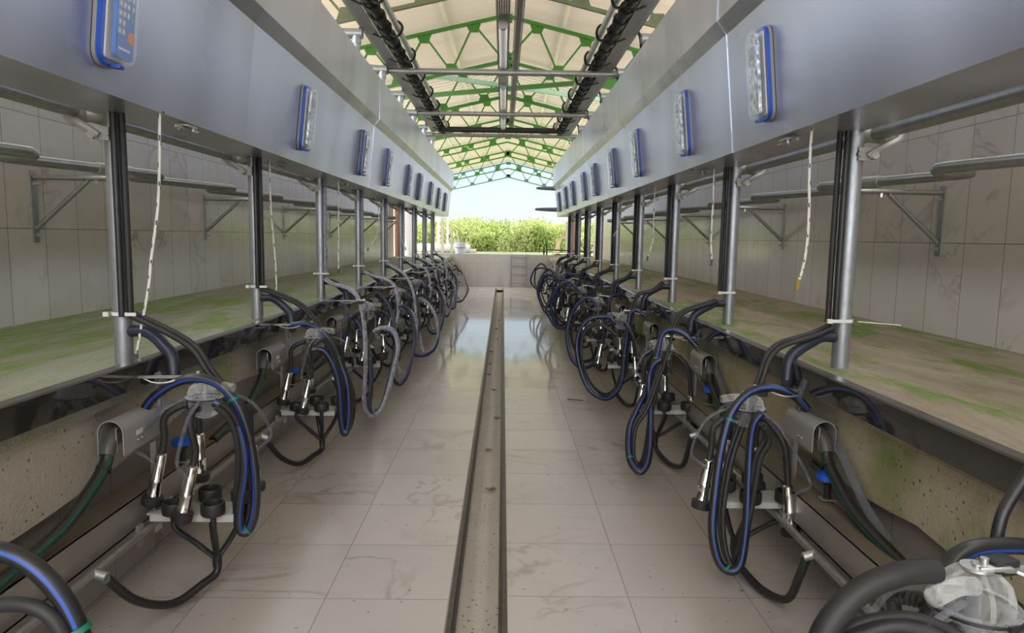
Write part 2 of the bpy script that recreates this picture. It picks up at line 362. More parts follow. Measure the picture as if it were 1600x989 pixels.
# ------------------------------------------------------------------ the setting
Y0, Y1, XP, ZP = -7.0, 18.4, 1.36, .825
m = MB(); m.box(((-.112-XP)/2, (Y0+Y1)/2, -.05), (XP-.112, Y1-Y0, .1)); struct(m.build('floor', 'floor_l', smooth=False))
m = MB(); m.box(((.097+XP)/2, (Y0+Y1)/2, -.05), (XP-.097, Y1-Y0, .1)); struct(m.build('floor', 'floor', smooth=False))
m = MB(); m.prism([(-.112, -.16), (.097, -.16), (.097, -.03), (.06, -.055), (-.005, -.07), (-.075, -.055), (-.112, -.03)], 1, Y0, 17.75)
struct(m.build('trim_1', 'gutter', angle=10))
m = MB(); m.box((-.0075, 18.08, -.08), (.209, .66, .15)); struct(m.build('trim_2', 'gutter', smooth=False))
t = thing('drain_channel_edging', (-.0075, 7, 0), 'dark angle iron edging along both lips of the floor drain', 'drain edging')
for x, sgn in ((-.112, 1), (.097, -1)):
    m = MB(); m.box((x-(-.0075)+sgn*.009, .35, .001), (.018, 20.6, .006)); m.box((x+.0075+sgn*.014, .35, -.016), (.006, 20.6, .034)); m.box((x+.0075+sgn*.024, .35, -.034), (.014, 20.6, .005)); m.build('angle_bar', 'edge', t, smooth=False)
t = thing('drain_cover', (-.0075, 17.7, 0), 'small steel frame over the far end of the floor drain', 'drain cover')
m = MB()
for dx, dy, sx_, sy_ in ((-.095, 0, .02, .5), (.095, 0, .02, .5), (0, -.24, .2, .02), (0, .24, .2, .02)): m.box((dx, dy, .003), (sx_, sy_, .012))
m.build('frame', 'zinc', t, smooth=False); m = MB(); m.box((0, 0, -.006), (.18, .46, .008)); m.build('plate', 'gutter', t, smooth=False)
for s, nm in ((-1, 'left'), (1, 'right')):
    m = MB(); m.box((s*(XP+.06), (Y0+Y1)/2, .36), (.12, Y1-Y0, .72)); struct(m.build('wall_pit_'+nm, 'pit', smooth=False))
    yend = 15.75 if s < 0 else 14.1
    # rough concrete band with an uneven lower edge
    m = MB(); rr = random.Random(3+s); N = 150; ys = [Y0+(yend-Y0)*i/N for i in range(N+1)]; vs = []; fs = []
    low = 0
    for y in ys:
        base = .455 if s > 0 else .50+.09*math.sin(y*2.1+.6)*max(0, 1-abs(y-2)/2)
        low = low*.6+rr.uniform(-.014, .014)
        for x, z in ((1.375, base+low), (1.318, base+low+.012), (1.312, .70), (1.318, .775), (1.375, .775)): vs.append((s*x, y, z))
    for i in range(N):
        for k in range(5): fs.append((i*5+k, i*5+(k+1) % 5, i*5+5+(k+1) % 5, i*5+5+k))
    m.add(vs, fs); struct(m.build('trim_band_'+nm, 'conc_l' if s < 0 else 'conc_r', angle=60))
    m = MB(); m.prism([(s*1.274, .72), (s*2.465, .72), (s*2.465, .825), (s*1.274, .799)], 1, Y0, Y1+.3); struct(m.build('floor_platform_'+nm, 'plat_l' if s < 0 else 'plat_r', smooth=False))
    # kerb
    k = thing('kerb_strip', (s*1.26, 7, .84), 'glossy black steel kerb strip edging the '+PLAT[s], 'kerb')
    ys = [Y0, 1.3, 1.8, 2.3, 2.8, 3.6, yend]; lift = [.021*max(0, min(1, (3.6-y)/1.9)) if s < 0 else 0 for y in ys]
    def strip(prof, nm_, mat):
        m = MB(); n = len(prof); vs = [(s*x, y-7, z+dz) for y, dz in zip(ys, lift) for x, z in prof]
        fs = [(a*n+b, a*n+(b+1) % n, a*n+n+(b+1) % n, a*n+n+b) for a in range(len(ys)-1) for b in range(n)]+[tuple(range(n)), tuple(range(len(vs)-n, len(vs)))]
        m.add(vs, fs); m.build(nm_, mat, k, smooth=False)
    strip([(-.030, -.089), (-.024, -.089), (-.024, -.001), (-.030, -.001)], 'face', 'kerb')
    strip([(-.0315, -.003), (-.029, .003), (.010, .003), (.013, 0), (.013, -.012), (-.022, -.0035)], 'top_edge', 'kerb_top')
    strip([(-.023, -.087), (.012, -.087), (.012, -.013), (-.023, -.013)], 'core', 'flange')
    # tall tiled wall
    ye = 16.2 if s < 0 else 18.6
    m = MB(); m.box((s*2.52, (Y0+ye)/2, 1.585), (.14, ye-Y0, 1.53)); struct(m.build('wall_'+nm, 'wall_l', smooth=False))
m = MB(); m.box((0, 18.5, .43), (3.2, .2, .86)); struct(m.build('wall_back', 'back', smooth=False))
m = MB(); m.box((-2.1, 18.62, .43), (1.0, .2, .84)); struct(m.build('wall_back_left', 'render', smooth=False))
m = MB(); m.box((2.1, 18.72, .43), (1.0, .2, .84)); struct(m.build('wall_back_right', 'render', smooth=False))
m = MB()
for x0, x1, y0, y1 in ((-90, -2.62, Y0-20, 18.85), (2.62, 90, Y0-20, 18.85), (-2.62, 2.62, Y0-20, Y0)):
    m.add([(x0, y0, .74), (x1, y0, .74), (x1, y1, .74), (x0, y1, .74)], [(0, 1, 2, 3)])
struct(m.build('ground', 'ground', smooth=False))
m = MB(); m.add([(-90, 18.85, .74), (90, 18.85, .74), (90, 27, .74), (-90, 27, .74), (90, 33, -.8), (-90, 33, -.8), (90, 220, -.8), (-90, 220, -.8)], [(0, 1, 2, 3), (3, 2, 4, 5), (5, 4, 6, 7)]); struct(m.build('ground_orchard', 'soil', smooth=False))

# roof: ridge skewed a hair to the axis
def rx(y): return .05+.0098*(y-11.5)
RZ, SL, HW = 5.0, .233, 3.05
def roof_sheet(side, ya, yb, pitch, amp, mat, nm):
    m = MB(); vs = []; fs = []; ys = []
    y = ya
    while y < yb-1e-6:
        ys += [(y, 0), (y+pitch*.44, 0), (y+pitch*.54, amp), (y+pitch*.9, amp)]; y += pitch
    ys.append((yb, 0))
    for y, h in ys:
        for q in (0, HW): vs.append((rx(y)+side*q, y, RZ-SL*q+h))
    for i in range(len(ys)-1): fs.append((2*i, 2*i+1, 2*i+3, 2*i+2))
    m.add(vs, fs); return struct(m.build(nm, mat, smooth=False))
for sd_, nm in ((-1, 'left'), (1, 'right')):
    roof_sheet(sd_, -2, 15.0, 1.0, .012, 'roof', 'ceiling_'+nm)
    roof_sheet(sd_, 15.0, 34.75, .27, .04, 'roof2', 'ceiling_far_'+nm)
TY = [-1.8, 1.4, 4.95, 8.45, 11.93, 14.9, 18.46, 21.89, 25.65, 30.15, 34.64]
PUR = (.95, 2.0, 2.95)
for sd_, adj in ((-1, 'mossy'), (1, 'muddy')):
    for i, q in enumerate(PUR):
        m = MB(); z = RZ-SL*q-.035
        m.bar((rx(-2)+sd_*q, -2, z), (rx(34.6)+sd_*q, 34.6, z), .045, .05)
        o = m.build('roof_purlin', 'cream', loc=(rx(-2)+sd_*q, -2, z), smooth=False)
        tag(o, f'cream painted roof purlin over the {adj} platform, {ORD[i]} below the ridge', 'purlin', 'roof purlins')
def truss(i, y, mat):
    zt, zb = 4.91, 4.2; dx = 0
    desc = {'green_dusty_backlit': 'dusty backlit olive roof truss', 'green': 'bright green roof truss', 'teal': 'haze-tinted teal roof truss'}[mat]
    vis = i-3
    lab = f'{desc}, last one at the open far gable' if i == len(TY)-1 else (f'{desc} between sloping chords, {ORD[vis]} seen counting away from the entrance end' if vis >= 0 else f'{desc} overhead before the visible ones, {ORD[i]} in the roof')
    t = thing('roof_truss', (rx(y), y, zb), lab, 'roof truss', 'roof trusses')
    tw, bw = .052, .042
    for sg in (-1, 1):
        m = MB(); m.bar((0, 0, zt-zb), (sg*HW*.97, 0, zt-zb-SL*HW*.97), .06, tw, up=(0, 0, 1)); m.build('top_chord', mat, t, smooth=False)
        m = MB(); m.bar((0, 0, 0), (sg*2.98, 0, -SL*2.98), .05, bw); m.build('bottom_chord', mat, t, smooth=False)
        up = lambda q: Vector((sg*q, 0, zt-zb-SL*q-.02)); lo = lambda q: Vector((sg*q, 0, -SL*q+.01))
        nodes = [(.02, 0), (.52, 1), (.88, 0), (1.33, 1), (1.75, 0), (2.2, 1), (2.65, 0)]
        if i % 2: nodes = [(.04, 1), (.45, 0), (.9, 1), (1.3, 0), (1.75, 1), (2.2, 0), (2.65, 1)]
        if i == 3: nodes = [(.45, 1), (.9, 0), (1.4, 1), (1.8, 0), (2.3, 1), (2.75, 0)]
        for (qa, ka), (qb, kb) in zip(nodes, nodes[1:]):
            m = MB(); m.bar(up(qa) if ka else lo(qa), up(qb) if kb else lo(qb), .03, .03, up=(0, 1, 0)); m.build('web_strut', mat, t, smooth=False)
        for q, k in nodes:
            c = up(q) if k else lo(q); d = -1 if k else 1
            m = MB(); m.prism([(c.x-.12, c.z-sg*-.02), (c.x+.12, c.z+sg*-.02), (c.x+.07, c.z+d*.13), (c.x-.07, c.z+d*.13)], 1, -.012, .012); m.build('gusset_plate', mat, t, smooth=False)
        m = MB(); m.box((sg*2.94, 0, (.74-zb+zt-zb-SL*2.94)/2), (.1, .1, zt-zb-SL*2.94-(.74-zb))); m.build('column', 'cast', t, smooth=False)
    m = MB(); m.box((0, 0, zt-zb-.04), (.22, .024, .14)); m.build('ridge_plate', mat, t, smooth=False)
for i, y in enumerate(TY): truss(i, y, 'green_dusty_backlit' if i in (0, 3) else ('teal' if i == len(TY)-1 else 'green'))
for a, b, mt, lab in (((-2.9, 11.7, 4.1), (2.9, 15.0, 4.1), 'mint', 'mint green diagonal roof brace sloping across under the roof sheets'), ((-2.9, 14.7, 4.02), (2.9, 11.9, 4.02), 'green', 'thick bright green diagonal brace crossing under the mint one')):
    m = MB(); m.bar(a, b, .075, .075); tag(m.build('diagonal_brace', mt, loc=a, smooth=False), lab, 'roof brace')
exec_later = []

# ------------------------------------------------------------------ posts, rails, fascia boxes
WX = {-1: 1.27, 1: 1.30}                       # inner face that the milking gear hangs on
PX = {-1: 1.42, 1: 1.47}
POSTY = {-1: [2.74+1.5*k for k in range(9)], 1: [2.85+1.455*k for k in range(9)]}
UNITY = {-1: [2.48+1.5*k for k in range(9)], 1: [2.66+1.45*k for k in range(9)]}
def make_post(s):
    t = thing('stall_post', (0, 0, ZP))
    h = 3.3-ZP
    m = MB(); m.cyl((0, 0, -.028), (0, 0, h), .034, 24); m.build('tube', 'galv', t)
    m = MB(); m.cyl((-s*.06, 0, h), (s*.30, 0, h), .05, 20); m.cyl((0, 0, h-.10), (0, 0, h), .045, 20); m.cyl((s*.29, 0, h), (s*.36, 0, h), .055, 20); m.build('tee_sleeve', 'galv', t)
    z = (1.765 if s < 0 else 1.753)-ZP
    m = MB(); m.tube([(-s*.0, .03, z+.005), (s*.06, .045, z+.01), (s*.125, .03, z+.0), (s*.14, -.01, z-.005)], .036, 14)
    m.tube([(s*.135, -.05, z+.035), (s*.15, -.05, z-.02), (s*.10, -.05, z-.052), (s*.06, -.045, z-.075), (s*.03, -.045, z-.095)], .016, 8)
    m.box((s*.02, -.04, z-.085), (.05, .012, .05)); m.cyl((s*.055, -.06, z-.09), (s*.055, -.03, z-.09), .017, 6); m.cyl((s*.0, -.055, z-.085), (0, -.03, z-.085), .011, 6)
    m.build('rail_clamp', 'cast', t)
    z = 1.0-ZP
    m = MB(); m.lathe([(.0375, -.007), (.0395, -.007), (.0395, .007), (.0375, .007), (.0375, -.007)], (0, 0, z), n=20)
    for yy in (-.043,): m.box((-s*.03, yy, z), (.09, .004, .013))
    m.box((-s*-.038 if s < 0 else -.075, -.045, z), (.02, .014, .017)); m.build('cable_tie', 'tie', t)
    return t
def make_post_hose(s, kind):
    """the two hoses strapped to the inner face of a post, from the box down to the strap"""
    mats = {'black': ['rubber', 'rubber_m'], 'clear': ['clear_h', 'clear_h']}[kind]
    t = thing('drop_hose', (0, 0, ZP))
    for i, (dx, dy, r) in enumerate(((((-.020, -.041, .0125), (-.043, -.022, .0125)) if s < 0 else ((-.036, -.024, .0125), (-.055, .002, .0115)))) if kind == 'black' else ((-.04, -.02, .010), (-.045, .008, .009))):
        if s > 0: dx -= .006
        m = MB(); m.tube([(s*dx, dy, .165), (s*(dx-.002), dy-.002, .5), (s*dx, dy, .94)], r, 10); m.build('hose', mats[i], t)
    return t
proto = {}
for s in (-1, 1):
    for k, y in enumerate(POSTY[s]):
        x = s*PX[s]
        lab = f'galvanised stall post, {ORD[k]} from the entrance end, on the {PLAT[s]}'
        if k == 0:
            p = proto[s] = make_post(s); p.location = (x, y, ZP); tag(p, lab, 'post', f'stall posts on the {PLAT[s]}')
            if s > 0:
                m = MB(); m.tube([(.04, -.045, .175), (.10, -.06, .172), (.2, -.075, .166)], .0022, 6); m.build('loose_tie_tail', 'tie', p)
        else:
            p = dup(proto[s], (x, y, ZP), lab)
            for c in list(p.children):
                if c.name.startswith('loose_tie'): bpy.data.objects.remove(c)
        kind = 'clear' if (s < 0 and k >= 2) else 'black'
        lab = f'{"milky clear" if kind=="clear" else "black rubber"} hoses strapped to the {ORD[k]} post on the {PLAT[s]}'
        key = (s, 'dh', kind)
        if key not in proto: proto[key] = tag(make_post_hose(s, kind), lab, 'hose', f'hoses strapped to posts, {SHORT[s]}'); proto[key].location = (x, y, ZP)
        else: dup(proto[key], (x, y, ZP), lab)
    m = MB(); yb = 16.4 if s < 0 else 15.1
    zr = 1.772 if s < 0 else 1.76
    m.tube([(s*1.565, -2.5, zr), (s*1.565, yb, zr)], .03, 18, per=1)
    tag(m.build('stall_top_rail', 'galv_dull', loc=(s*1.565, -2.5, zr)), f'long dull galvanised pipe under the steel boxes, outside the posts of the {PLAT[s]}', 'rail')
PROF_LOW = [(1.49, 1.76), (1.2215, 1.76), (1.16, 2.335)]
PROF_UP = [(1.16, 2.335), (1.112, 2.400), (1.104, 2.775), (1.49, 2.775)]
def sheet(m, prof, s, ya, yb, th=.003):
    n = len(prof); pin = []
    for i, p in enumerate(prof):
        a = Vector(prof[max(i-1, 0)]); b = Vector(prof[min(i+1, n-1)]); t = (b-a).normalized(); nn = Vector((-t.y, t.x)); pin.append((p[0]-nn.x*th, p[1]-nn.y*th))
    poly = [(s*x, z) for x, z in prof]+[(s*x, z) for x, z in reversed(pin)]
    m.prism(poly, 1, ya, yb)
SEAM = {-1: [-2.6, .5, 3.56, 6.75, 9.75, 12.75, 16.5], 1: [-2.6, .55, 3.6, 6.6, 9.5, 12.4, 15.15]}
for s in (-1, 1):
    for i, (a, b) in enumerate(zip(SEAM[s], SEAM[s][1:])):
        if b < 1: desc = 'overhead of the entrance end'
        lab = f'brushed stainless steel box section, {ORD[i]} in the row over the {PLAT[s]}'
        t = thing('fascia_box', (s*1.3, (a+b)/2, 1.76), lab, 'steel box', f'stainless box sections, {SHORT[s]}')
        o = Vector((-s*1.3, -(a+b)/2, -1.76)); j = R.uniform(-.004, .004)*(i > 1)
        for nm, pr in (('lower_panel', PROF_LOW), ('upper_cover', PROF_UP)):
            m = MB(); sheet(m, [(x+j, z) for x, z in pr], s, a+.002, b-.002)
            if nm == 'lower_panel' and i == len(SEAM[s])-2: m.prism([(s*x, z) for x, z in PROF_LOW+PROF_UP[1:]], 1, b-.006, b-.003)
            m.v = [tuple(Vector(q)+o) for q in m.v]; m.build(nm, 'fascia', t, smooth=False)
        m = MB(); sheet(m, [(x+.006, z+.006*(q <= 1)) for q, (x, z) in enumerate(PROF_LOW[:2]+[(1.163, 2.337)]+PROF_UP[1:3]+[(1.49, 2.77)])], s, b-.02, b+.02, .002); m.v = [tuple(Vector(q)+o) for q in m.v]; m.build('seam_light_stop', 'edge', t, smooth=False)  # added dark backing that keeps sky light from showing through the seam
    # small latches and slots under the boxes, by the ropes
for nm_, cp in (('a', 0),): pass
CROSS = [(8.8, 8.76), (11.72, 11.66), (14.15, 14.1)]
for i, (a, b) in enumerate(CROSS):
    t = thing('cross_pipe', (0, (a+b)/2, 3.3), f'grey pipe spanning the pit above the steel boxes, {ORD[i]} away from the entrance end', 'cross pipe', 'pipes spanning the pit')
    m = MB(); m.tube([(-1.5, (a-b)/2, 0), (1.5, (b-a)/2, 0)], .037, 16, per=1); m.build('pipe', 'galv_dull', t)
    for sg in (-1, 1): m = MB(); m.cyl((sg*1.36, 0, 0), (sg*1.75, 0, 0), .05, 18); m.build('sleeve', 'galv', t)
m = MB(); m.tube([(-1.2, 13.7, 3.34), (1.2, 13.66, 3.34)], .055, 14, per=1); tag(m.build('overhead_hose', 'rubber_m', loc=(0, 13.68, 3.34)), 'thick black hose running across beside the last overhead cross pipe', 'hose')

# keypads on the boxes
def rrect(w_, h, r, n=5, cy=0, cz=0):
    out = []
    for sx_, sz, a0 in ((1, 1, 0), (-1, 1, 90), (-1, -1, 180), (1, -1, 270)):
        for k in range(n+1):
            a = math.radians(a0+90*k/n); out.append((cy+sx_*(w_/2-r)+r*math.cos(a), cz+sz*(h/2-r)+r*math.sin(a)))
    return out
def make_keypad(s, front):
    t = thing('keypad_terminal', (0, 0, 0))
    D = lambda a: -s*a
    m = MB(); m.prism(rrect(.142, .395, .05), 0, D(0), D(.012)); m.build('back_plate', 'grey_pl', t)
    m = MB(); m.prism(rrect(.136, .387, .048), 0, D(.012), D(.026)); m.build('gasket_rim', 'blue_pl', t)
    m = MB(); a = rrect(.128, .377, .045); b = rrect(.112, .357, .038); n = len(a)
    vs = [(D(.026), *q) for q in a]+[(D(.062), *q) for q in a]+[(D(.072), *q) for q in b]
    m.add(vs, [(k, (k+1) % n, n+(k+1) % n, n+k) for k in range(n)]+[(n+k, n+(k+1) % n, 2*n+(k+1) % n, 2*n+k) for k in range(n)]+[tuple(range(2*n, 3*n))]); m.build('clear_cover', 'cover', t)
    m = MB(); m.prism(rrect(.104, .345, .012), 0, D(.028), D(.034)); m.build('circuit_board', 'board', t)
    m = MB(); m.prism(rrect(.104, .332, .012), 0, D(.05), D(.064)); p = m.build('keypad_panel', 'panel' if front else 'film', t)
    if front:
        m = MB(); m.prism(rrect(.08, .07, .004, cz=.115), 0, D(.064), D(.0655)); m.build('display', 'lcd', p)
        m = MB(); md = MB()
        for r_ in range(6):
            for c in range(3):
                if r_ >= 4 and c == 2: continue
                yy = (-.036+.022*c)*(-s); zz = .05-.027*r_
                m.prism(rrect(.018, .022, .003, 2, yy, zz), 0, D(.064), D(.066)); md.prism(rrect(.007, .012, .002, 2, yy, zz), 0, D(.066), D(.0666))
        for r_ in range(3): m.prism(rrect(.014, .02, .003, 2, .036*(-s), .05-.027*r_), 0, D(.064), D(.066)); md.prism(rrect(.006, .010, .002, 2, .036*(-s), .05-.027*r_), 0, D(.066), D(.0666))
        m.build('keys', 'key', p, smooth=False); md.build('key_print', 'digit', p, smooth=False)
        m = MB(); m.cyl((D(.064), .036*(-s), -.040), (D(.068), .036*(-s), -.040), .009, 18); m.build('green_button', 'greenb', p)
        m = MB(); m.cyl((D(.064), .030*(-s), -.095), (D(.069), .030*(-s), -.095), .0185, 24); m.build('round_button', 'orange', p, label='orange round button')
        m = MB(); xx = -.036
        for wd in (.006, .006, .005, .0035, .006, .006, .005, .006, .006, .006): m.box((D(.0645), (xx+wd/2)*(-s), -.137), (.001, wd*.82, .007)); xx += wd+.0012
        m.build('lettering', 'digit', p, smooth=False)
    else:
        m = MB(); m.prism(rrect(.06, .05, .003, cz=.09), 0, D(.064), D(.0655)); m.build('display', 'lcd', p)
        m = MB(); m.prism([(-.02, .08), (.018, .098), (.018, .105), (-.018, .088)], 0, D(.0655), D(.0662)); m.build('logo_mark', 'red', p, smooth=False)
    m = MB(); m.box((D(.045), 0, -.191), (.03, .03, .012), ch=.002); m.build('latch', 'blue_pl', t)
    return t
KY = {-1: [2.31, 4.46, 6.26, 7.55, 9.2, 10.42, 12.0, 13.45, 14.95], 1: [3.09, 4.38, 5.9, 7.2, 8.65, 9.78, 11.35, 12.6, 14.1]}
for s in (-1, 1):
    zc = 2.03; xc = s*(1.2195-.0615*(zc-1.76)/.575); rot = (0, -s*math.atan(.0615/.575), 0)
    pk = None
    for k, y in enumerate(KY[s]):
        if s < 0 and k == 0:
            t = make_keypad(s, True); tag(t, 'blue keypad terminal with grey keys and orange button under a clear cover', 'keypad', 'keypad terminals on the boxes'); t.location = (xc, y, zc); t.rotation_euler = rot; continue
        lab = f'silver-fronted keypad in blue-rimmed clear case, {ORD[k]} along the boxes over the {PLAT[s]}'
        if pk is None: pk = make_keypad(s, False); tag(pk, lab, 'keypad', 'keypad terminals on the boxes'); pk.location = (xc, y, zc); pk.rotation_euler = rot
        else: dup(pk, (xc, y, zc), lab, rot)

# wall brackets and the sawtooth breast rail
for s in (-1, 1):
    pb = None
    for k in range(6 if s < 0 else 5):
        y = 3.82+2.15*k; lab = f'galvanised wall bracket with slanted strut, {ORD[k]} on the wall beside the {PLAT[s]}'
        if pb is None:
            pb = thing('wall_bracket', (s*2.45, y, 1.45), lab, 'bracket', f'wall brackets, {SHORT[s]}')
            m = MB(); m.box((-s*.004, 0, -.01), (.008, .05, .38)); m.build('wall_plate', 'galv_dull', pb, smooth=False)
            m = MB(); m.tube([(-s*.01, 0, .145), (-s*.46, 0, .145)], .014, 10, per=1); m.build('arm', 'galv_dull', pb)
            m = MB(); m.tube([(-s*.01, 0, -.125), (-s*.30, 0, .135)], .013, 10, per=1); m.build('strut', 'galv_dull', pb)
            for z in (.11, -.16): m = MB(); m.cyl((-s*.008, 0, z), (-s*.045, 0, z), .006, 8); m.cyl((-s*.008, 0, z), (-s*.018, 0, z), .013, 6); m.build('anchor_bolt', 'zinc', pb)
            m = MB(); m.cyl((-s*.34, 0, .115), (-s*.34, 0, .14), .012, 6); m.build('arm_nut', 'zinc', pb)
        else: dup(pb, (s*2.45, y, 1.45), lab)
    pts = [(s*1.90, -.4, 1.63)]; y = -.25
    y = 2.98-1.08*3
    while y < (13.5 if s < 0 else 12.5):
        pts += [(s*1.875, y-.10, 1.63), (s*1.885, y-.02, 1.63), (s*1.92, y+.035, 1.63), (s*2.07, y+.075, 1.63), (s*2.105, y+.13, 1.63), (s*2.10, y+.21, 1.63), (s*1.99, y+.60, 1.63)]; y += 1.08
    m = MB(); m.tube(pts, .0245, 14, per=4); t = m.build('breast_rail', 'galv_dull', loc=(s*2.0, 6, 1.63)); tag(t, f'zigzag galvanised breast rail carried on brackets along the wall of the {PLAT[s]}', 'rail')
    for q in range(5):
        y = 3.72+2.16*q; m = MB(); m.cyl((s*1.985-0*s, y-.12, 1.63), (s*1.925, y+.10, 1.63), .031, 14); m.v = [tuple(Vector(a)-Vector((s*2.0, 6, 1.63))) for a in m.v]; m.build('joint_sleeve', 'cast', t)

# ropes hanging from slots under the boxes
def rope(pts, loc, lab, tip):
    m = MB(); m.tube(pts, .0055, 6, per=10, ring_mi=lambda i, k: (i*2+k*2) % 9 == 0); o = m.build('pull_rope', ['rope', 'fleck'], loc=loc); tag(o, lab, 'rope', 'ropes hanging from the boxes')
    e = Vector(pts[-1])-Vector(loc); m = MB(); m.tube([e+Vector((0, 0, .012)), e, e+Vector((-.004, 0, -.03))], .0075, 8); m.build('knot', tip, o)
    m = MB(); q = Vector(pts[0])-Vector(loc); m.lathe([(.008, -.002), (.018, -.002), (.018, .002), (.008, .002), (.008, -.002)], q, n=14); m.build('grommet', 'dark_iron', o)
ropes = {-1: [(2.72, [(250, 192), (249, 262), (246, 330), (237, 400), (232, 450), (222, 505), (213, 557)], 'fleck'), (4.3, [(421, 252), (423, 320), (427, 370), (431, 420), (432, 459)], 'fleck'), (5.75, [(529, 292), (529, 330), (529, 380), (529, 422)], 'fleck'), (8.2, [(590, 310), (592, 345), (588, 370), (575, 388)], 'fleck'), (9.9, [(622, 320), (624, 345), (628, 375), (634, 388)], 'fleck')],
         1: [(2.78, [(1268, 212), (1265, 262), (1264, 330), (1261, 380), (1254, 420), (1247, 441)], 'burnt'), (4.25, [(1116, 262), (1114, 320), (1111, 370), (1112, 408)], 'fleck'), (5.8, [(1024, 288), (1022, 330), (1020, 375), (1012, 402)], 'fleck'), (7.4, [(972, 310), (971, 330), (966, 355), (958, 370)], 'fleck')]}
for s in (-1, 1):
    for k, (y, px, tip) in enumerate(ropes[s]):
        pts = [at(u, v, y) for u, v in px]; pts[0].z = 1.765; rope(pts, pts[0], f'thin white flecked pull rope, {ORD[k]} under the boxes, {SHORT[s]}' + (' ending in a yellow-brown knot' if tip == 'burnt' else ''), tip)
        m = MB(); px_ = pts[0].x; t = thing('latch_bolt', (px_, y+.22, 1.752), f'small zinc latch bolt under the box next to the {ORD[k]} rope, {SHORT[s]}', 'latch', 'latch bolts under the boxes')
        m.box((0, 0, -.006), (.05, .09, .006)); m.cyl((0, -.09, -.016), (0, .11, -.016), .006, 8); m.build('bolt', 'cast', t); m = MB(); m.cyl((-.015, -.03, -.006), (-.015, -.03, -.026), .007, 8); m.build('screw', 'cast', t); m = MB(); m.cyl((.015, .03, -.006), (.015, .03, -.024), .007, 8); m.build('screw', 'cast', t)

# overhead trays
for s in (-1, 1):
    n = {-1: 'mossy', 1: 'muddy'}[s]; yb = 14.1
    t = thing('cable_tray', (s*1.3, 8, 3.35), f'perforated steel cable tray above the boxes of the {SHORT[s]}', 'cable tray', 'overhead cable trays')
    m = MB(); m.prism([(-.078, .0), (.078, .0), (.078, .06), (.075, .06), (.075, .003), (-.075, .003), (-.075, .06), (-.078, .06)], 1, -5, yb-8); m.build('tray', 'perf', t, smooth=False)
    m = MB(); m.box((0, (yb-13)/2, .02), (.09, yb-3, .03)); m.build('cables', 'rubber_m', t, smooth=False)
    t = thing('pulse_pipe', (s*1.155, 8, 3.40), f'thick black ribbed pipe with cable loops beside the tray, {SHORT[s]}', 'pipe')
    m = MB(); m.tube([(0, -5, 0), (0, yb-8, 0)], .05, 16, per=1); m.build('pipe', 'dull_rubber', t)
    y = -4.8; i = 0
    while y < yb-8:
        m = MB(); m.cyl((0, y, 0), (0, y+.11, 0), .066, 16); m.build('coupling', 'dull_rubber', t)
        if i % 3 == 0:
            m = MB(); q = [(math.cos(a)*.062-s*.115, y+.05+.02*math.sin(a*2), math.sin(a)*.075-.02) for a in [k*PI/6 for k in range(13)]]; m.tube(q, .013, 7, per=3); m.build('cable_loop', 'dull_rubber', t)
            m = MB(); m.tube([(s*.14, y+.14, -.045), (s*.03, y+.13, -.085), (-s*.06, y+.12, -.055)], .009, 6); m.build('strap', 'dull_rubber', t)
        y += .34; i += 1
    m = MB(); m.tube([(s*1.02, 3, 3.37), (s*1.02, yb-.1, 3.37)], .032, 16, per=1); tag(m.build('air_pipe', 'galv_dull', loc=(s*1.02, 8, 3.37)), f'slim grey pipe on the pit edge of the overhead pipe run, {SHORT[s]}', 'pipe')
    for k, y in enumerate(POSTY[s][3:8]):
        m = MB(); m.tube([(s*1.28, y+.1, 3.40), (s*1.40, y+.1, 3.38), (s*1.43, y+.08, 3.2), (s*1.42, y+.06, 2.85), (s*1.42, y+.06, 2.70)], .017, 8)
        tag(m.build('down_hose', 'rubber', loc=(s*1.42, y+.08, 2.9)), f'black hose dropping from the tray into the boxes by the {ORD[k+3]} post, {SHORT[s]}', 'hose', f'tray drop hoses, {SHORT[s]}')
t = thing('light_trunking', (.035, 8, 3.42), 'slotted steel light trunking hung over the middle of the pit', 'light trunking')
m = MB(); m.prism([(-.068, -.03), (-.065, -.03), (-.065, .055), (.065, .055), (.065, -.03), (.068, -.03), (.068, .058), (-.068, .058)], 1, -5, 6.6); m.build('trunking', 'perf', t, smooth=False)
g = G('lamp_tube'); g.set(base=(.86, .87, .93), rough=.25); M['lamp'] = g.m
for k, y in enumerate((4.3, 7.2, 10.0, 12.5)):
    o = thing('tube_light', (.035, y+.75, 3.40), f'white tube light, {ORD[k]} along the trunking over the pit', 'tube light', 'tube lights in the trunking')
    m = MB(); m.tube([(0, -.78, -.02), (0, .78, -.02)], .044, 14, per=1); m.build('tube', 'lamp', o)
    for e in (-1, 1): m = MB(); m.cyl((0, e*.78, -.02), (0, e*.84, -.02), .046, 14); m.build('end_cap', 'grey_pl', o)
t = thing('narrow_cable_tray', (.19, 8, 3.44), 'narrow perforated cable tray alongside the light trunking', 'cable tray')
m = MB(); m.prism([(-.045, .0), (.045, .0), (.045, .05), (.042, .05), (.042, .003), (-.042, .003), (-.042, .05), (-.045, .05)], 1, -5, 6.5); m.build('tray', 'perf', t, smooth=False)
m = MB(); m.box((0, .75, .018), (.05, 11.3, .025)); m.build('cables', 'rubber_m', t, smooth=False)

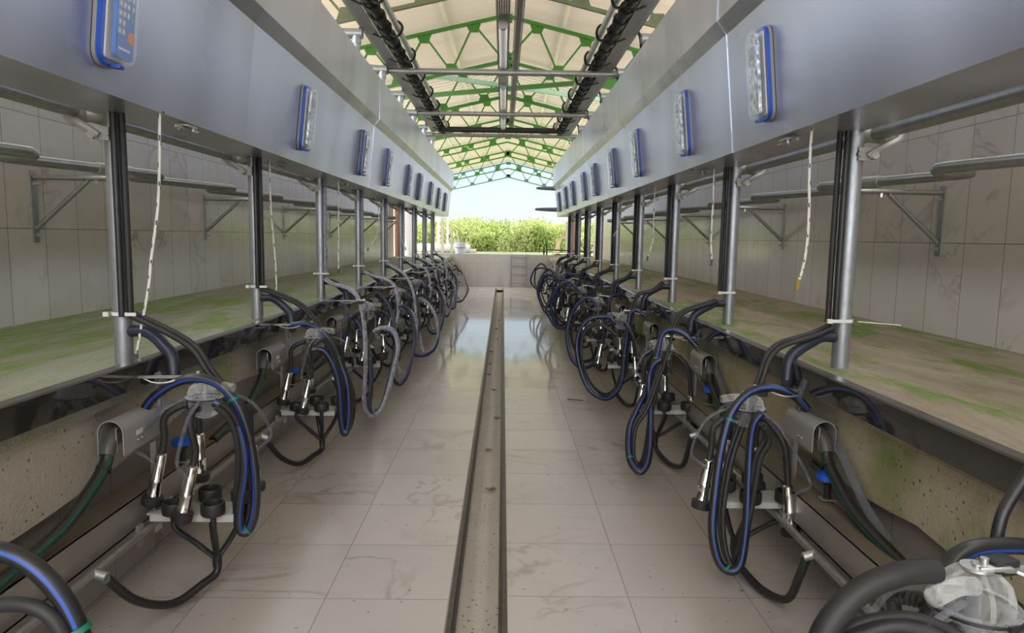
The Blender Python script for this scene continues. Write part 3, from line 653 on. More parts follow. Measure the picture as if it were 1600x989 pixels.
# ------------------------------------------------------------------ beam and pipes along the foot of the pit walls
for s in (-1, 1):
    xf = 1.225 if s < 0 else 1.175
    t = thing('wall_beam', (s*xf, 6, .30), f'grey steel channel beam along the pit wall below the {PLAT[s]}', 'beam')
    yb = 15.5 if s < 0 else 14.0; L0, L1 = -2.9-6, yb-6
    m = MB(); m.box((s*.003, (L0+L1)/2, .025), (.006, L1-L0, .115)); m.build('web', 'beam', t, smooth=False)
    m = MB(); m.box((s*.05, (L0+L1)/2, .0795), (.10, L1-L0, .006)); m.box((s*.05, (L0+L1)/2, -.0295), (.10, L1-L0, .006)); m.build('flange', 'flange', t, smooth=False)
    for k in range(8):
        m = MB(); m.box((s*.085, -6+k*1.75+.4, .02), (s*.11+0 if s > 0 else .11, .05, .09)); m.build('bracket', 'flange', t, smooth=False)
    xw = s*(xf-.035)
    m = MB(); m.tube([(xw, -2.8, .265), (xw, yb-.2, .265)], .0145, 14, per=1); o = m.build('wash_pipe', 'galv_dull', loc=(xw, 6, .265)); tag(o, f'thin dull steel wash pipe running under the beam, {SHORT[s]}', 'pipe')
    for k, y in enumerate(UNITY[s]):
        m = MB(); m.box((-s*.0+0*s, y-6-.12, .0), (.012, .03, .075)); m.build('pipe_clip', 'beam', o); m = MB(); m.cyl((0, y-6-.40, 0), (-s*.04, y-6-.40, -.012), .016, 12); m.build('hose_nipple', 'zinc', o)

# ------------------------------------------------------------------ milking gear, built once for each side and copied
def P(s, d, y, z): return Vector((-s*d, y, z))
def make_cluster(s, near=False):
    t = thing('milking_cluster', (0, 0, 0)); p = lambda d, y, z: P(s, d, y, z)
    m = MB(); m.lathe([(0, -.062), (.030, -.062), (.046, -.050), (.054, -.025), (.057, 0), (.066, .002), (.066, .007)], n=28); m.build('claw_bowl', 'clear', t)
    m = MB(); m.lathe([(.066, .0075), (.0675, .0075), (.0675, .013), (.058, .013), (.056, .03), (.049, .05), (.034, .064), (.012, .068), (0, .068)], n=28)
    m.tube([p(.02, -.015, .05), p(.06, -.02, .056), p(.115, -.03, .05)], .0145, 12, cap=False)
    for a in (.3, 1.9, 3.5, 5.1):
        m.tube([p(math.cos(a)*.057, math.sin(a)*.057, .012), p(math.cos(a)*.05, math.sin(a)*.05, .044), p(math.cos(a)*.02, math.sin(a)*.02, .066)], .0035, 6)
    m.build('claw_lid', 'clear', t)
    m = MB(); m.lathe([(.064, .0045), (.0685, .0045), (.0685, .0095), (.064, .0095), (.064, .0045)], n=28); m.box(p(.0, -.069, .007), (.018, .006, .009)); m.build('sealing_band', 'rubber', t)
    m = MB(); m.lathe([(0, -.058), (.016, -.058), (.018, -.03), (.010, .0), (.010, .055), (0, .055)], n=14); m.build('inner_valve', 'clear_t', t)
    m = MB(); m.cyl((0, 0, .066), (0, 0, .078), .007, 12); m.cyl((0, 0, .07), (0, 0, .074), .024, 16); m.build('lid_screw', 'zinc', t)
    m = MB(); m.box(p(-.045, .0, .07), (.05, .034, .026), ch=.005); m.build('shut_off_block', 'rubber_m', t)
    if s < 0:
        cups = [((-.15, -.03, -.195), (-.186, -.04, -.37)), ((-.075, .11, -.16), (-.082, .12, -.335)), ((-.01, -.10, -.215), (-.05, -.11, -.40)), ((.13, .09, -.20), (.137, .10, -.365))]
    else:
        cups = [((-.125, -.12, -.26), (-.142, -.13, -.44)), ((-.07, .08, -.17), (-.085, .09, -.345)), ((.155, -.04, -.19), (.182, -.05, -.37)), ((.03, .11, -.15), (.025, .13, -.325))]
    dirs = [(-.8, -.2), (-.55, .6), (-.1, -.8), (.75, .4)] if s < 0 else [(-.5, -.7), (-.6, .6), (.85, -.25), (.3, .8)]
    for (a, b), (dx, dy) in zip(cups, dirs):
        A, B = p(*a), p(*b); ax = (B-A).normalized(); L = (B-A).length
        m = MB(); m.lathe([(.012, -.004), (.0185, 0), (.0198, .012), (.0198, L*.48), (.0232, L*.51), (.0232, L*.57), (.0218, L*.59), (.0228, L*.88), (.025, L*.90)], A, ax, 18); c = m.build('teat_cup', 'chrome', t)
        m = MB(); m.lathe([(.022, L*.85), (.033, L*.865), (.0365, L*.885), (.0365, L*1.0), (.034, L*1.045), (.019, L*1.05), (.014, L*.99), (.0, L*.99)], A, ax, 18); m.build('rubber_mouthpiece', 'rubber_m', c)
        n0 = p(dx*.05, dy*.05, -.022); n1 = p(dx*.10, dy*.10, -.02); top = A-ax*.055
        pts = [n0, n1, (n1+top)/2+p(dx*.03, dy*.03, .02), top, A+ax*.012]
        m = MB(); m.tube(pts, lambda q, i: .0125+(.0022 if (i % 2 and q < .42) else 0), 10, per=9); m.build('milk_tube', 'rubber_m', t)
        out = p(dx*.02, dy*.02-.02, 0); h = A+ax*(L*.14)+out*1.1
        q0 = p(dx*.035, dy*.035, .02)
        m = MB(); m.tube([q0, p(dx*.12+.02, dy*.11, .0), p(dx*.20+.02, dy*.16-.02, -.04), (h+p(dx*.07, dy*.05, .07)), h+p(dx*.015, dy*.015, .02), h-p(dx*.01, dy*.01, .0)], .0055, 8); m.build('pulse_tube', 'clear_t', t)
    return t
def make_jetter(s):
    t = thing('wash_jetter', (0, 0, 0)); p = lambda d, y, z: P(s, d, y, z)
    m = MB(); m.box(p(.225, .0, .0), (.30, .12, .005)); m.box(p(.235, -.058, -.012), (.30, .004, .03), ch=.001); m.build('tray', 'tray_pl', t, smooth=False)
    m = MB(); m.box(p(.062, .03, .09), (.006, .03, .30)); m.build('upright', 'zinc', t, smooth=False)
    m = MB(); m.box(p(.085, 0, -.02), (.004, .05, .13)); m.box(p(.08, 0, .035), (.10, .05, .005)); m.build('tray_bracket', 'zinc', t, smooth=False)
    cups = [(.175, -.062, .004), (.255, .055, .012), (.315, -.068, .004), (.385, .03, .018)] if s < 0 else [(.13, -.07, .004), (.22, .05, .03), (.27, -.075, .002), (.345, .0, .024)]
    mf = p(.30, -.01, -.185)
    for c in cups:
        o = p(*c)
        m = MB(); m.lathe([(0, 0), (.034, 0), (.040, .004), (.0415, .012), (.0415, .040), (.039, .046), (.034, .046), (.0325, .036), (.0325, .016), (.014, .014), (.013, .03), (.0, .034)], o, n=22); m.build('jetter_cup', 'rubber_m', t)
        m = MB(); bow = (o-mf)*.5; m.tube([o+Vector((0, 0, .004)), o-Vector((0, 0, .05)), mf+Vector((bow.x*1.15, bow.y*1.0, .075)), mf+Vector((bow.x*.35, bow.y*.3, .02)), mf], .0105, 9); m.build('wash_tube', 'rubber', t)
    m = MB(); m.cyl(mf+Vector((0, 0, .018)), mf-Vector((0, 0, .03)), .0165, 14); m.build('manifold', 'rubber_m', t)
    m = MB(); ypipe = -.40; dpipe = .085 if s < 0 else .16
    sup = [mf, mf+p(-.0, -.01, -.05), p(.27, -.07, -.255), p(.21, -.17, -.275), p(.15, -.29, -.20), p(.105, -.37, -.085), p(dpipe+.03, ypipe, -.07)]
    if s > 0: sup = [mf, mf+p(0, -.01, -.05), p(.29, -.08, -.262), p(.25, -.2, -.287), p(.215, -.33, -.25), p(.20, -.38, -.14), p(dpipe+.03, ypipe, -.07)]
    m.tube(sup, .0145, 12); m.build('supply_hose', 'rubber', t)
    return t
def make_hood(s):
    t = thing('meter_cover', (0, 0, 0)); p = lambda d, y, z: P(s, d, y, z)
    # arched cover, open towards the entrance end
    def arch(wd, top, bot, k=10): return [(-wd, bot)]+[(-wd*math.cos(PI*i/k), top-wd+wd*math.sin(PI*i/k)) for i in range(k+1)]+[(wd, bot)]
    m = MB(); a = arch(.044, .062, -.058); n = len(a); vs = []
    for y, sc in ((-.14, 1.0), (.12, .92)):
        for q in (0, .004):
            for x, z in a: vs.append(p(.045+x*sc*(1-q/.044), y, z*sc*(1-q/.06)))
    fs = []
    for i in range(n-1): fs += [(i, i+1, 2*n+i+1, 2*n+i), (n+i, 3*n+i, 3*n+i+1, n+i+1), (i, n+i, n+i+1, i+1), (2*n+i, 2*n+i+1, 3*n+i+1, 3*n+i)]
    fs += [(0, 2*n, 3*n, n), (n-1, 2*n-1, 4*n-1, 3*n-1)]
    m.add(vs, fs); m.prism([(-0.0, 0)]*0 or [(q[0]*.92, q[1]*.92) for q in a], 1, .117, .121); 
    m.v = m.v[:4*n]+[tuple(p(.045+v[0], v[1], v[2])) for v in m.v[4*n:]]
    m.build('hood', 'grey_pl', t)
    m = MB(); m.tube([p(.04, .06, .01), p(.04, -.08, .008), p(.042, -.135, -.012), p(.044, -.165, -.05)], lambda q, i: .027-.004*q, 14); m.build('elbow', 'smoke', t)
    m = MB(); m.tube([p(.06, -.12, .03), p(.062, -.135, .03), p(.062, -.138, -.045), p(.03, -.138, -.048)], .003, 6); m.build('wire_clip', 'zinc', t)
    for y, z in ((-.05, -.028), (-.02, -.028)): m = MB(); m.cyl(p(.085, y, z), p(.094, y, z), .0055, 10); m.build('screw', 'zinc', t)
    if s < 0: m = MB(); m.box(p(.0893, -.035, -.002), (.002, .042, .016)); m.build('label_sticker', 'white_pl', t, smooth=False)
    return t
def make_outlet(s):
    t = thing('outlet_hose', (0, 0, 0)); p = lambda d, y, z: P(s, d, y, z)
    m = MB(); m.tube([p(.044, -.155, -.045), p(.046, -.19, -.085), p(.05, -.30, -.14), p(.052, -.44, -.19), p(.04, -.62, -.225), p(.03, -.80, -.255)], .0205, 14, stripe=(0,), look=(-s, -.2, .2)); m.build('hose', ['rubber', 'green_line'], t)
    m = MB(); m.lathe([(.022, 0), (.024, 0), (.024, .012), (.022, .012), (.022, 0)], p(.047, -.185, -.082), p(0, -.5, -.45), 16); m.build('hose_clamp', 'rubber_m', t)
    return t
def make_clear_tubes(s):
    t = thing('clear_pulse_tubes', (0, 0, 0)); p = lambda d, y, z: P(s, d, y, z); y0 = .10 if s < 0 else -.02
    for i, dy in enumerate((0, .022)):
        m = MB()
        if s < 0: m.tube([p(.085, y0+dy, .175), p(.105+.01*i, y0-.03+dy, .10), p(.115, y0-.06+dy, .04+.015*i), p(.085, y0-.12+dy, -.005+.01*i), p(.05, y0-.12, -.02)], .0065, 8)
        else: m.tube([p(.07, y0+dy, .19), p(.085, y0+.01+dy, .13), p(.07, y0+.05+dy, .07), p(.04, y0+.10, .02)], .0068, 8)
        m.build('tube', 'clear_t', t)
    if s > 0: m = MB(); m.tube([p(.01, -.16, -.02), p(.015, -.25, -.06), p(.02, -.4, -.15), p(.02, -.55, -.21)], .014, 10); m.build('wide_tube', 'clear_t', t)
    return t
def make_sleeve(s):
    m = MB(); dy = -.0; e = PX[s]-WX[s]-.034
    P_ = [P(s, -e-.01, 0, .105), P(s, -e+.05, -.004, .106), P(s, -e+.10, -.02, .085), P(s, .03, -.05, .055), P(s, .072, -.075, .02), P(s, .088, -.10, -.05), P(s, .092, -.11, -.085)]
    m.tube(P_, lambda q, i: .0225+(.0018 if i % 2 else 0), 14, per=10); return m
def make_arm(s):
    t = thing('support_arm', (0, 0, 0)); p = lambda d, y, z: P(s, d, y, z)
    m = MB(); m.box(p(-.028, 0, 0), (.012, .05, .06)); m.bar(p(-.03, 0, .0), p(.24, 0, .004), .016, .008); m.build('bar', 'zinc', t, smooth=False)
    m = MB(); m.tube([p(.05, -.012, .004), p(.10, -.03, -.012), p(.15, -.03, -.012), p(.2, -.012, .004)], .003, 6); m.build('wire_loop', 'zinc', t)
    m = MB(); m.box(p(.235, 0, .008), (.06, .03, .009), ch=.003); m.cyl(p(.25, 0, .012), p(.25, 0, .024), .007, 10); m.build('swivel_clamp', 'zinc', t)
    return t
def make_valve(s):
    t = thing('blue_valve', (0, 0, 0)); p = lambda d, y, z: P(s, d, y, z)
    m = MB(); m.lathe([(0, .0), (.013, 0), (.013, .05), (.026, .066), (.036, .072)], n=18); m.build('stem', 'rubber_m', t)
    m = MB(); m.lathe([(.036, .07), (.0415, .073), (.043, .08), (.041, .092), (.026, .098), (.012, .102), (0, .102)], n=24); m.build('cap', 'blue_pl', t)
    m = MB(); m.tube([(0, 0, .082), p(.0, .06, .083), p(.0, .13, .088)], .012, 10); m.build('side_spout', 'rubber', t)
    m = MB(); m.box((0, 0, .0), (.05, .04, .006)); m.build('foot_plate', 'zinc', t, smooth=False)
    return t
def where(k, s, what): return f'{ORD[k]} unit along the pit below the {PLAT[s]}'
for s in (-1, 1):
    W = s*WX[s]; pr = {}
    def place(key, mk, k, loc, lab, cat, grp, rot=None):
        if key not in pr:
            o = pr[key] = mk(); tag(o, lab, cat, grp); o.location = loc
            if rot: o.rotation_euler = rot
        else: dup(pr[key], loc, lab, rot)
    for k, y in enumerate(UNITY[s]):
        w_ = f'{ORD[k]} unit, {SHORT[s]}'; d = .272 if s < 0 else .272
        zc = .722 if s < 0 else .662
        place('cl', lambda: make_cluster(s), k, (W-s*d, y, zc), f'milking claw with clear bowl and four steel cups, {w_}', 'milking cluster', f'milking clusters, {SHORT[s]}', (0, 0, 0 if k == 0 else R.uniform(-.35, .35)))
        place('je', lambda: make_jetter(s), k, (W, y, .315), f'wash tray with four black rubber cups, {w_}', 'wash jetter', f'wash jetters, {SHORT[s]}')
        yh = y+(-.07 if s < 0 else -.03); zh = .635 if s < 0 else .605
        place('ho', lambda: make_hood(s), k, (W, yh, zh), f'grey arched plastic cover on the concrete, {w_}', 'cover', f'grey covers on the pit wall, {SHORT[s]}')
        place('ou', lambda: make_outlet(s), k, (W, yh, zh), f'fat black hose with green stripe leaving the grey cover, {w_}', 'hose', f'outlet hoses, {SHORT[s]}')
        place('ct', lambda: make_clear_tubes(s), k, (W, yh, zh), f'clear thin tubes reaching the grey cover, {w_}', 'tube', f'clear tubes, {SHORT[s]}')
        place('ar', lambda: make_arm(s), k, (W, y, .80 if s < 0 else .74), f'zinc support arm holding the claw lid, {w_}', 'support arm', f'claw support arms, {SHORT[s]}')
        place('va', lambda: make_valve(s), k, (W-s*.045, y+(.30 if s < 0 else -.22), .392), f'blue-capped valve standing on the wall beam, {w_}', 'valve', f'blue valves, {SHORT[s]}')
    for k, y in enumerate(POSTY[s]):
        if 'sl' not in pr: o = pr['sl'] = make_sleeve(s).build('corrugated_sleeve', 'navy')
        else: o = pr['sl'].copy(); COL.objects.link(o)
        o.location = (W, y, .825); tag(o, f'short navy corrugated sleeve arching from the {ORD[k]} post over the kerb, {SHORT[s]}', 'sleeve', f'corrugated sleeves, {SHORT[s]}')

# ------------------------------------------------------------------ looped hoses
def trace(px, Y, dy0=0, dy1=0, zmin=None):
    """outline of a hanging hose; low bends swing forward so that they stay clear of the floor"""
    n = len(px)-1; Ys = [Y+dy0+(dy1-dy0)*i/n for i in range(n+1)]
    if zmin is not None:
        b = max(range(n+1), key=lambda i: px[i][1]); q = at(*px[b], 1.0); Yl = (CZ-zmin)/(CZ-q.z)
        if Yl < Ys[b]:
            vt = min(v for u, v in px); vb = px[b][1]; d = Yl-Ys[b]
            Ys = [y+d*((v-vt)/(vb-vt) if i < b else max((v-vt)/(vb-vt), .35)) for i, (y, (u, v)) in enumerate(zip(Ys, px))]
    return [at(u, v, y) for (u, v), y in zip(px, Ys)]
def hose(name, pts, r, mats, lab, stripe=(), cat='hose', grp=None, look=(0, -1, .1), ties=(), anchor=None):
    loc = Vector(anchor) if anchor is not None else pts[0].copy()
    m = MB(); m.tube(pts, r, 16, stripe=stripe, look=look); o = m.build(name, mats, loc=loc); tag(o, lab, cat, grp)
    for f, rr, mt in ties:
        i = min(int(f*(len(pts)-1)), len(pts)-2); a = pts[i].lerp(pts[i+1], f*(len(pts)-1)-i); t = (pts[i+1]-pts[i]).normalized()
        m = MB(); m.lathe([(rr-.002, -.005), (rr+.0012, -.005), (rr+.0012, .005), (rr-.002, .005), (rr-.002, -.005)], a-loc, t, 16); m.build('strap', mt, o)
    return o
BL = ['rubber', 'blue_line']; ST = (0,)
MILK = {-1: {0: [(222, 645), (240, 621), (270, 600), (303, 591), (337, 598), (364, 622), (382, 658), (394, 706), (400, 757), (398, 800), (391, 824), (382, 832), (373, 822), (374, 785), (381, 740), (380, 700), (369, 662), (351, 638), (334, 628)],
             1: [(455, 508), (480, 506), (503, 517), (520, 540), (533, 570), (543, 600), (546, 640), (543, 670), (537, 677), (532, 650), (530, 610), (522, 575), (508, 550), (495, 545)],
             2: [(545, 492), (560, 505), (570, 528), (578, 560), (580, 600), (577, 635), (585, 648), (598, 632), (610, 590), (618, 545), (612, 522), (598, 515)],
             3: [(588, 462), (603, 470), (612, 490), (617, 520), (616, 552), (612, 580), (622, 600), (634, 590), (643, 560), (648, 525), (642, 492), (630, 478), (622, 480)],
             4: [(628, 448), (640, 452), (650, 465), (655, 490), (653, 520), (645, 545), (648, 554), (665, 555), (680, 543), (685, 520), (682, 495), (672, 470), (660, 460), (650, 462)]},
        1: {0: [(1262, 640), (1240, 618), (1205, 606), (1170, 614), (1143, 645), (1127, 700), (1117, 770), (1113, 830), (1122, 875), (1140, 892), (1157, 880), (1166, 820), (1169, 760), (1172, 700), (1178, 662), (1190, 645)],
            1: [(1089, 542), (1070, 523), (1050, 516), (1035, 522), (1028, 545), (1020, 580), (1010, 610), (995, 640), (983, 670), (982, 710), (990, 730), (1003, 737), (1014, 715), (1017, 660), (1014, 600), (1020, 572), (1033, 561)],
            2: [(1009, 495), (995, 485), (985, 490), (981, 510), (975, 560), (970, 600), (955, 620), (940, 622), (920, 608), (906, 575), (901, 540), (908, 512), (925, 497), (950, 495), (960, 503)],
            3: [(973, 466), (962, 461), (953, 468), (950, 490), (945, 520), (938, 550), (925, 570), (908, 574), (893, 560), (886, 530), (890, 500), (903, 475), (920, 465), (932, 478)],
            4: [(945, 444), (936, 442), (930, 452), (927, 480), (918, 500), (905, 508), (893, 510), (880, 514), (868, 505), (861, 485), (864, 462), (875, 446), (890, 441), (905, 455)]}}
PULSE = {-1: {0: [(205, 494), (235, 508), (273, 527), (302, 548), (322, 578), (346, 612), (372, 660), (386, 703), (391, 753), (388, 800), (380, 824), (371, 820), (368, 785), (372, 735), (370, 690), (358, 655), (338, 636)],
              1: [(408, 452), (440, 464), (468, 478), (490, 500), (506, 522), (525, 552), (540, 590), (550, 622), (549, 655), (541, 676), (535, 660), (536, 620), (528, 580), (515, 545), (503, 532), (490, 540)],
              2: [(507, 437), (520, 445), (545, 452), (560, 470), (567, 500), (570, 540), (570, 580), (567, 625), (574, 648), (590, 646), (603, 620), (614, 580), (621, 545), (615, 520), (600, 513), (583, 518)],
              3: [(568, 425), (583, 432), (602, 437), (616, 448), (621, 468), (621, 495), (616, 520), (618, 560), (625, 585), (637, 575), (646, 545), (650, 515), (643, 490), (630, 482), (622, 484)],
              4: [(604, 412), (618, 420), (632, 430), (643, 450), (648, 475), (650, 500), (656, 530), (662, 551), (676, 545), (684, 525), (681, 498), (671, 478), (655, 466)]},
         1: {0: [(1303, 512), (1270, 526), (1225, 540), (1203, 560), (1189, 600), (1166, 655), (1143, 720), (1130, 800), (1134, 860), (1148, 887), (1162, 850), (1177, 780), (1187, 720), (1202, 690), (1196, 668)],
             1: [(1121, 471), (1095, 479), (1067, 490), (1053, 510), (1046, 540), (1031, 590), (1020, 640), (1012, 700), (1003, 728), (991, 715), (993, 670), (1011, 640), (1026, 600), (1036, 575)],
             2: [(1037, 442), (1020, 455), (1000, 460), (992, 475), (988, 500), (982, 540), (978, 580), (962, 610), (945, 618), (924, 600), (911, 570), (908, 540), (916, 516), (935, 507), (955, 518), (962, 525)],
             3: [(989, 425), (978, 435), (962, 441), (954, 455), (952, 478), (946, 510), (940, 545), (926, 562), (910, 564), (898, 545), (893, 520), (900, 494), (915, 482), (932, 488)],
             4: [(958, 415), (950, 422), (935, 428), (927, 440), (925, 460), (920, 485), (908, 498), (893, 503), (881, 506), (871, 495), (868, 475), (876, 458), (892, 452), (905, 460)]}}
rr = random.Random(11)
for s in (-1, 1):
    loc_m, loc_p = {}, {}
    for k in range(9):
        Yu = UNITY[s][k]; a0 = Vector((s*WX[s], Yu, 0)); w_ = f'{ORD[k]} unit, {SHORT[s]}'
        if k < 5:
            pm = trace(MILK[s][k], Yu, 0, -.09, .10); pp = trace(PULSE[s][k], Yu, POSTY[s][k]-Yu-.03, -.14, .10)
            loc_m[k] = [q-a0 for q in pm]; loc_p[k] = [q-a0 for q in pp]
        else:
            src = 2+(k % 3) if k > 5 else 3
            j = lambda v, f: Vector((v.x*(1+f*rr.uniform(-.04, .04)), v.y, v.z+rr.uniform(-.012, .012)))
            pm = [a0+j(q, 1) for q in loc_m[src]]; pp = [a0+j(q, 1) for q in loc_p[src]]
            pp[0] = Vector((s*(PX[s]-.045), POSTY[s][k]-.02, 1.0))
        o = hose('milk_hose', pm, .0165, BL, f'looped black milk hose with blue stripe, {w_}', ST, grp=f'milk hoses, {SHORT[s]}', anchor=a0+Vector((0, 0, .6)), ties=((.28, .0185, 'green_tie'), (.58, .0185, 'green_tie')) if k < 3 else ((.3, .0185, 'rubber_m'),))
        kind = 'clear' if s < 0 and k >= 2 else 'black'
        t = thing('pulse_hose', a0+Vector((0, 0, .6)), f'{"milky clear" if kind=="clear" else "black"} twin hose looping from the post over the kerb, {w_}', 'hose', f'twin hoses over the kerb, {SHORT[s]}')
        for i, off in enumerate((Vector((0, 0, 0)), Vector((-s*.006, .021, .008)))):
            m = MB(); m.tube([q-a0-Vector((0, 0, .6))+off for q in pp], .0105 if kind == 'black' else .0115, 10, look=(0, -1, .1)); m.build('hose', 'clear_h' if kind == 'clear' else 'rubber_m', t)
# the partly seen unit at the entrance end
YL = .98; W = -WX[-1]
for mk, loc, lab, cat in ((make_cluster, (W+.272, YL, .722), 'milking claw at the entrance corner, one before the first unit, green-platform side', 'milking cluster'), (make_hood, (W, YL-.07, .635), 'grey arched cover at the entrance corner, green-platform side', 'cover'), (make_arm, (W, YL, .80), 'zinc support arm at the entrance corner, green-platform side', 'support arm')):
    t = mk(-1); t.location = loc; tag(t, lab, cat)
p = dup(proto[-1], (-1.42, 1.24, ZP), 'galvanised stall post at the entrance corner of the mossy green platform')
p = dup(proto[1], (1.47, 1.395, ZP), 'galvanised stall post at the entrance corner of the muddy brown platform')
a = [Vector((-1.22, 1.0, .69)), Vector((-1.08, 1.08, .79))]+trace([(-150, 905), (-90, 878), (-30, 862), (15, 866), (60, 892), (98, 935), (125, 990), (140, 1060), (120, 1120)], 1.12)+[Vector(q) for q in ((-.70, 1.08, .38), (-.76, 1.03, .28), (-.86, 1.0, .36), (-.92, .99, .60), (-.95, .98, .72))]
hose('milk_hose', a, .0165, BL, 'thick black hose with blue stripe arching in at the corner beside the beam, green-platform side', ST, look=(0, -.8, .6), ties=((.525, .0195, 'green_tie'),))
a = [Vector(q) for q in ((-1.385, 1.22, 1.0), (-1.22, 1.20, .93), (-1.06, 1.14, .80))]+trace([(-120, 960), (-40, 952), (20, 944), (62, 952), (90, 976), (108, 1020), (118, 1080)], 1.10)+[Vector(q) for q in ((-.70, 1.06, .40), (-.78, 1.02, .33), (-.90, .99, .5), (-.97, .98, .70))]
hose('pulse_hose', a, .0125, ['rubber_m'], 'thinner black hose under the striped corner hose, green-platform side')
YR = 1.15
t = make_cluster(1); t.location = at(1520, 953, YR); t.rotation_euler = (0, 0, .25); tag(t, 'large clear milking claw close up at the entrance end beside the brown-platform beam', 'milking cluster')
t.scale = (1.1, 1.1, 1.1)
t = make_arm(1); t.location = at(1520, 953, YR)+Vector((.262, 0, .072)); tag(t, 'zinc support arm over the close-up claw at the entrance end', 'support arm')
a = trace([(1462, 893), (1435, 893), (1400, 898), (1352, 918), (1312, 952), (1282, 1000), (1265, 1080), (1270, 1150)], YR, -.02, -.08)+[Vector(q) for q in ((.53, 1.02, .38), (.60, 1.0, .26), (.74, 1.0, .24), (.95, 1.0, .34), (1.16, 1.0, .50))]
hose('milk_hose', a, .0205, ['rubber_m'], 'fat black hose pushed on the outlet of the close-up claw', look=(0, -1, .4))
a = trace([(1480, 892), (1492, 872), (1520, 857), (1560, 853), (1610, 856), (1680, 880)], YR, .12, .2)+[Vector((1.24, 1.33, .68))]
hose('milk_hose', a, .0165, BL, 'black hose with blue stripe arching behind the close-up claw', ST, look=(0, -1, -.3))
a = [Vector((1.43, 1.42, 1.0)), Vector((1.33, 1.44, 1.01))]+trace([(1655, 640), (1612, 728), (1585, 770), (1566, 805), (1556, 850), (1552, 900), (1556, 960)], YR, .30, .22)+[Vector(q) for q in ((.97, 1.33, .42), (.92, 1.29, .30), (.84, 1.25, .36), (.83, 1.2, .60), (.84, 1.17, .68))]
hose('pulse_hose', a, .0125, ['rubber'], 'black hose bending down over the kerb behind the close-up claw')
for i, px in enumerate(([(1300, 1010), (1330, 980), (1375, 966), (1430, 966), (1480, 985), (1520, 1015)], [(1320, 1015), (1352, 990), (1395, 978), (1440, 984), (1475, 1000), (1500, 1030)])):
    hose('pulse_hose', [Vector((.62, 1.1-.03*i, .38)), Vector((.56, 1.1-.03*i, .46))]+trace(px, YR, -.03-.03*i, -.06-.03*i)+[Vector((.84, 1.13-.02*i, .60))], .0105, ['rubber_m'], ['outer', 'inner'][i]+' thin black hose looping in front of the close-up claw')
# previous post and its hoses stand just outside the picture
# ------------------------------------------------------------------ the far end
t = thing('wall_ladder', (.49, 18.36, .02), 'grey metal ladder leaning on the tiled end wall', 'ladder')
for x in (-.2, .2): m = MB(); m.tube([(x, 0, 0), (x, 0, .82), (x, .08, .85)], .016, 8, per=1); m.build('side_rail', 'galv', t)
for z in (.10, .33, .55, .78): m = MB(); m.tube([(-.2, 0, z), (.2, 0, z)], .014, 8, per=1); m.build('rung', 'galv', t)
t = thing('bucket', (at(719, 398, 18.5).x, 18.5, .86), 'white plastic bucket standing on the end wall', 'bucket')
m = MB(); m.lathe([(0, 0), (.125, 0), (.145, .28), (.155, .28), (.155, .30), (.138, .30), (.12, .02), (0, .02)], n=24); m.build('tub', 'bucket', t); m = MB(); m.lathe([(.14, .14), (.145, .14), (.147, .17), (.142, .17), (.14, .14)], n=24); m.build('grey_band', 'grey_pl', t)
m = MB(); m.tube([(-.142, 0, .26), (-.10, -.13, .15), (.0, -.17, .11), (.10, -.13, .15), (.142, 0, .26)], .005, 6); m.build('handle', 'zinc', t)
def stake(u, v, Y, wd, mat, lab, lean=0, nm='fence_post'):
    q = at(u, v, Y); m = MB(); m.bar((q.x+lean, Y, .74), (q.x, Y, q.z), wd, wd, up=(0, 1, 0)); tag(m.build(nm, mat, loc=(q.x+lean, Y, .74), smooth=False), lab, 'post')
stake(691.5, 343, 21, .085, 'timber', 'taller grey timber post beyond the end wall beside the green platform')
stake(706, 357, 21.5, .075, 'timber', 'shorter grey timber post beyond the end wall near the bucket')
stake(716, 368, 23, .06, 'timber', 'thin timber stake behind the bucket')
stake(887, 346, 20.5, .09, 'timber', 'grey timber post beyond the end wall beside the brown platform')
stake(872, 372, 20.8, .11, 'timber_y', 'pale yellow timber post beyond the end wall')
stake(883, 362, 20.6, .05, 'timber_y', 'leaning pale timber prop behind the dark gate posts', -.4, 'timber_prop')
stake(850, 386, 18.62, .035, 'dark_iron', 'shorter dark iron gate post on the end wall')
stake(854.5, 380, 18.66, .035, 'dark_iron', 'taller dark iron gate post on the end wall')
m = MB(); m.tube([(at(854.5, 392, 18.66).x, 18.66, 1.0), (2.0, 18.7, .97), (2.5, 18.72, .95)], .016, 8); m.cyl((2.4, 18.72, .80), (2.4, 18.72, .97), .018, 8); tag(m.build('gate_rail', 'dark_iron', loc=(1.2, 18.75, 1.03)), 'dark iron rail running sideways from the gate posts', 'rail')
m = MB(); m.tube([(1.42, 18.6, .872), (2.4, 18.6, .872)], .012, 8, per=1); tag(m.build('iron_bar', 'dark_iron', loc=(1.9, 18.6, .872)), 'thin dark bar lying along the end wall top', 'bar')
for (x0, x1, z, r, lab) in ((-5, at(735, 385, 24).x, .90, .15, 'upper white concrete pipe lying beyond the bucket'), (-5, at(744, 392, 25).x, .80, .07, 'lower white concrete pipe lying on the ground behind the bucket')):
    m = MB(); Y = 24 if r > .1 else 25; m.lathe([(r*.8, 0), (r, 0), (r, x1-x0), (r*.8, x1-x0), (r*.8, 0)], (x0, Y, z), (1, 0, 0), 22); tag(m.build('concrete_pipe', 'render', loc=((x0+x1)/2, Y, z-r)), lab, 'pipe')
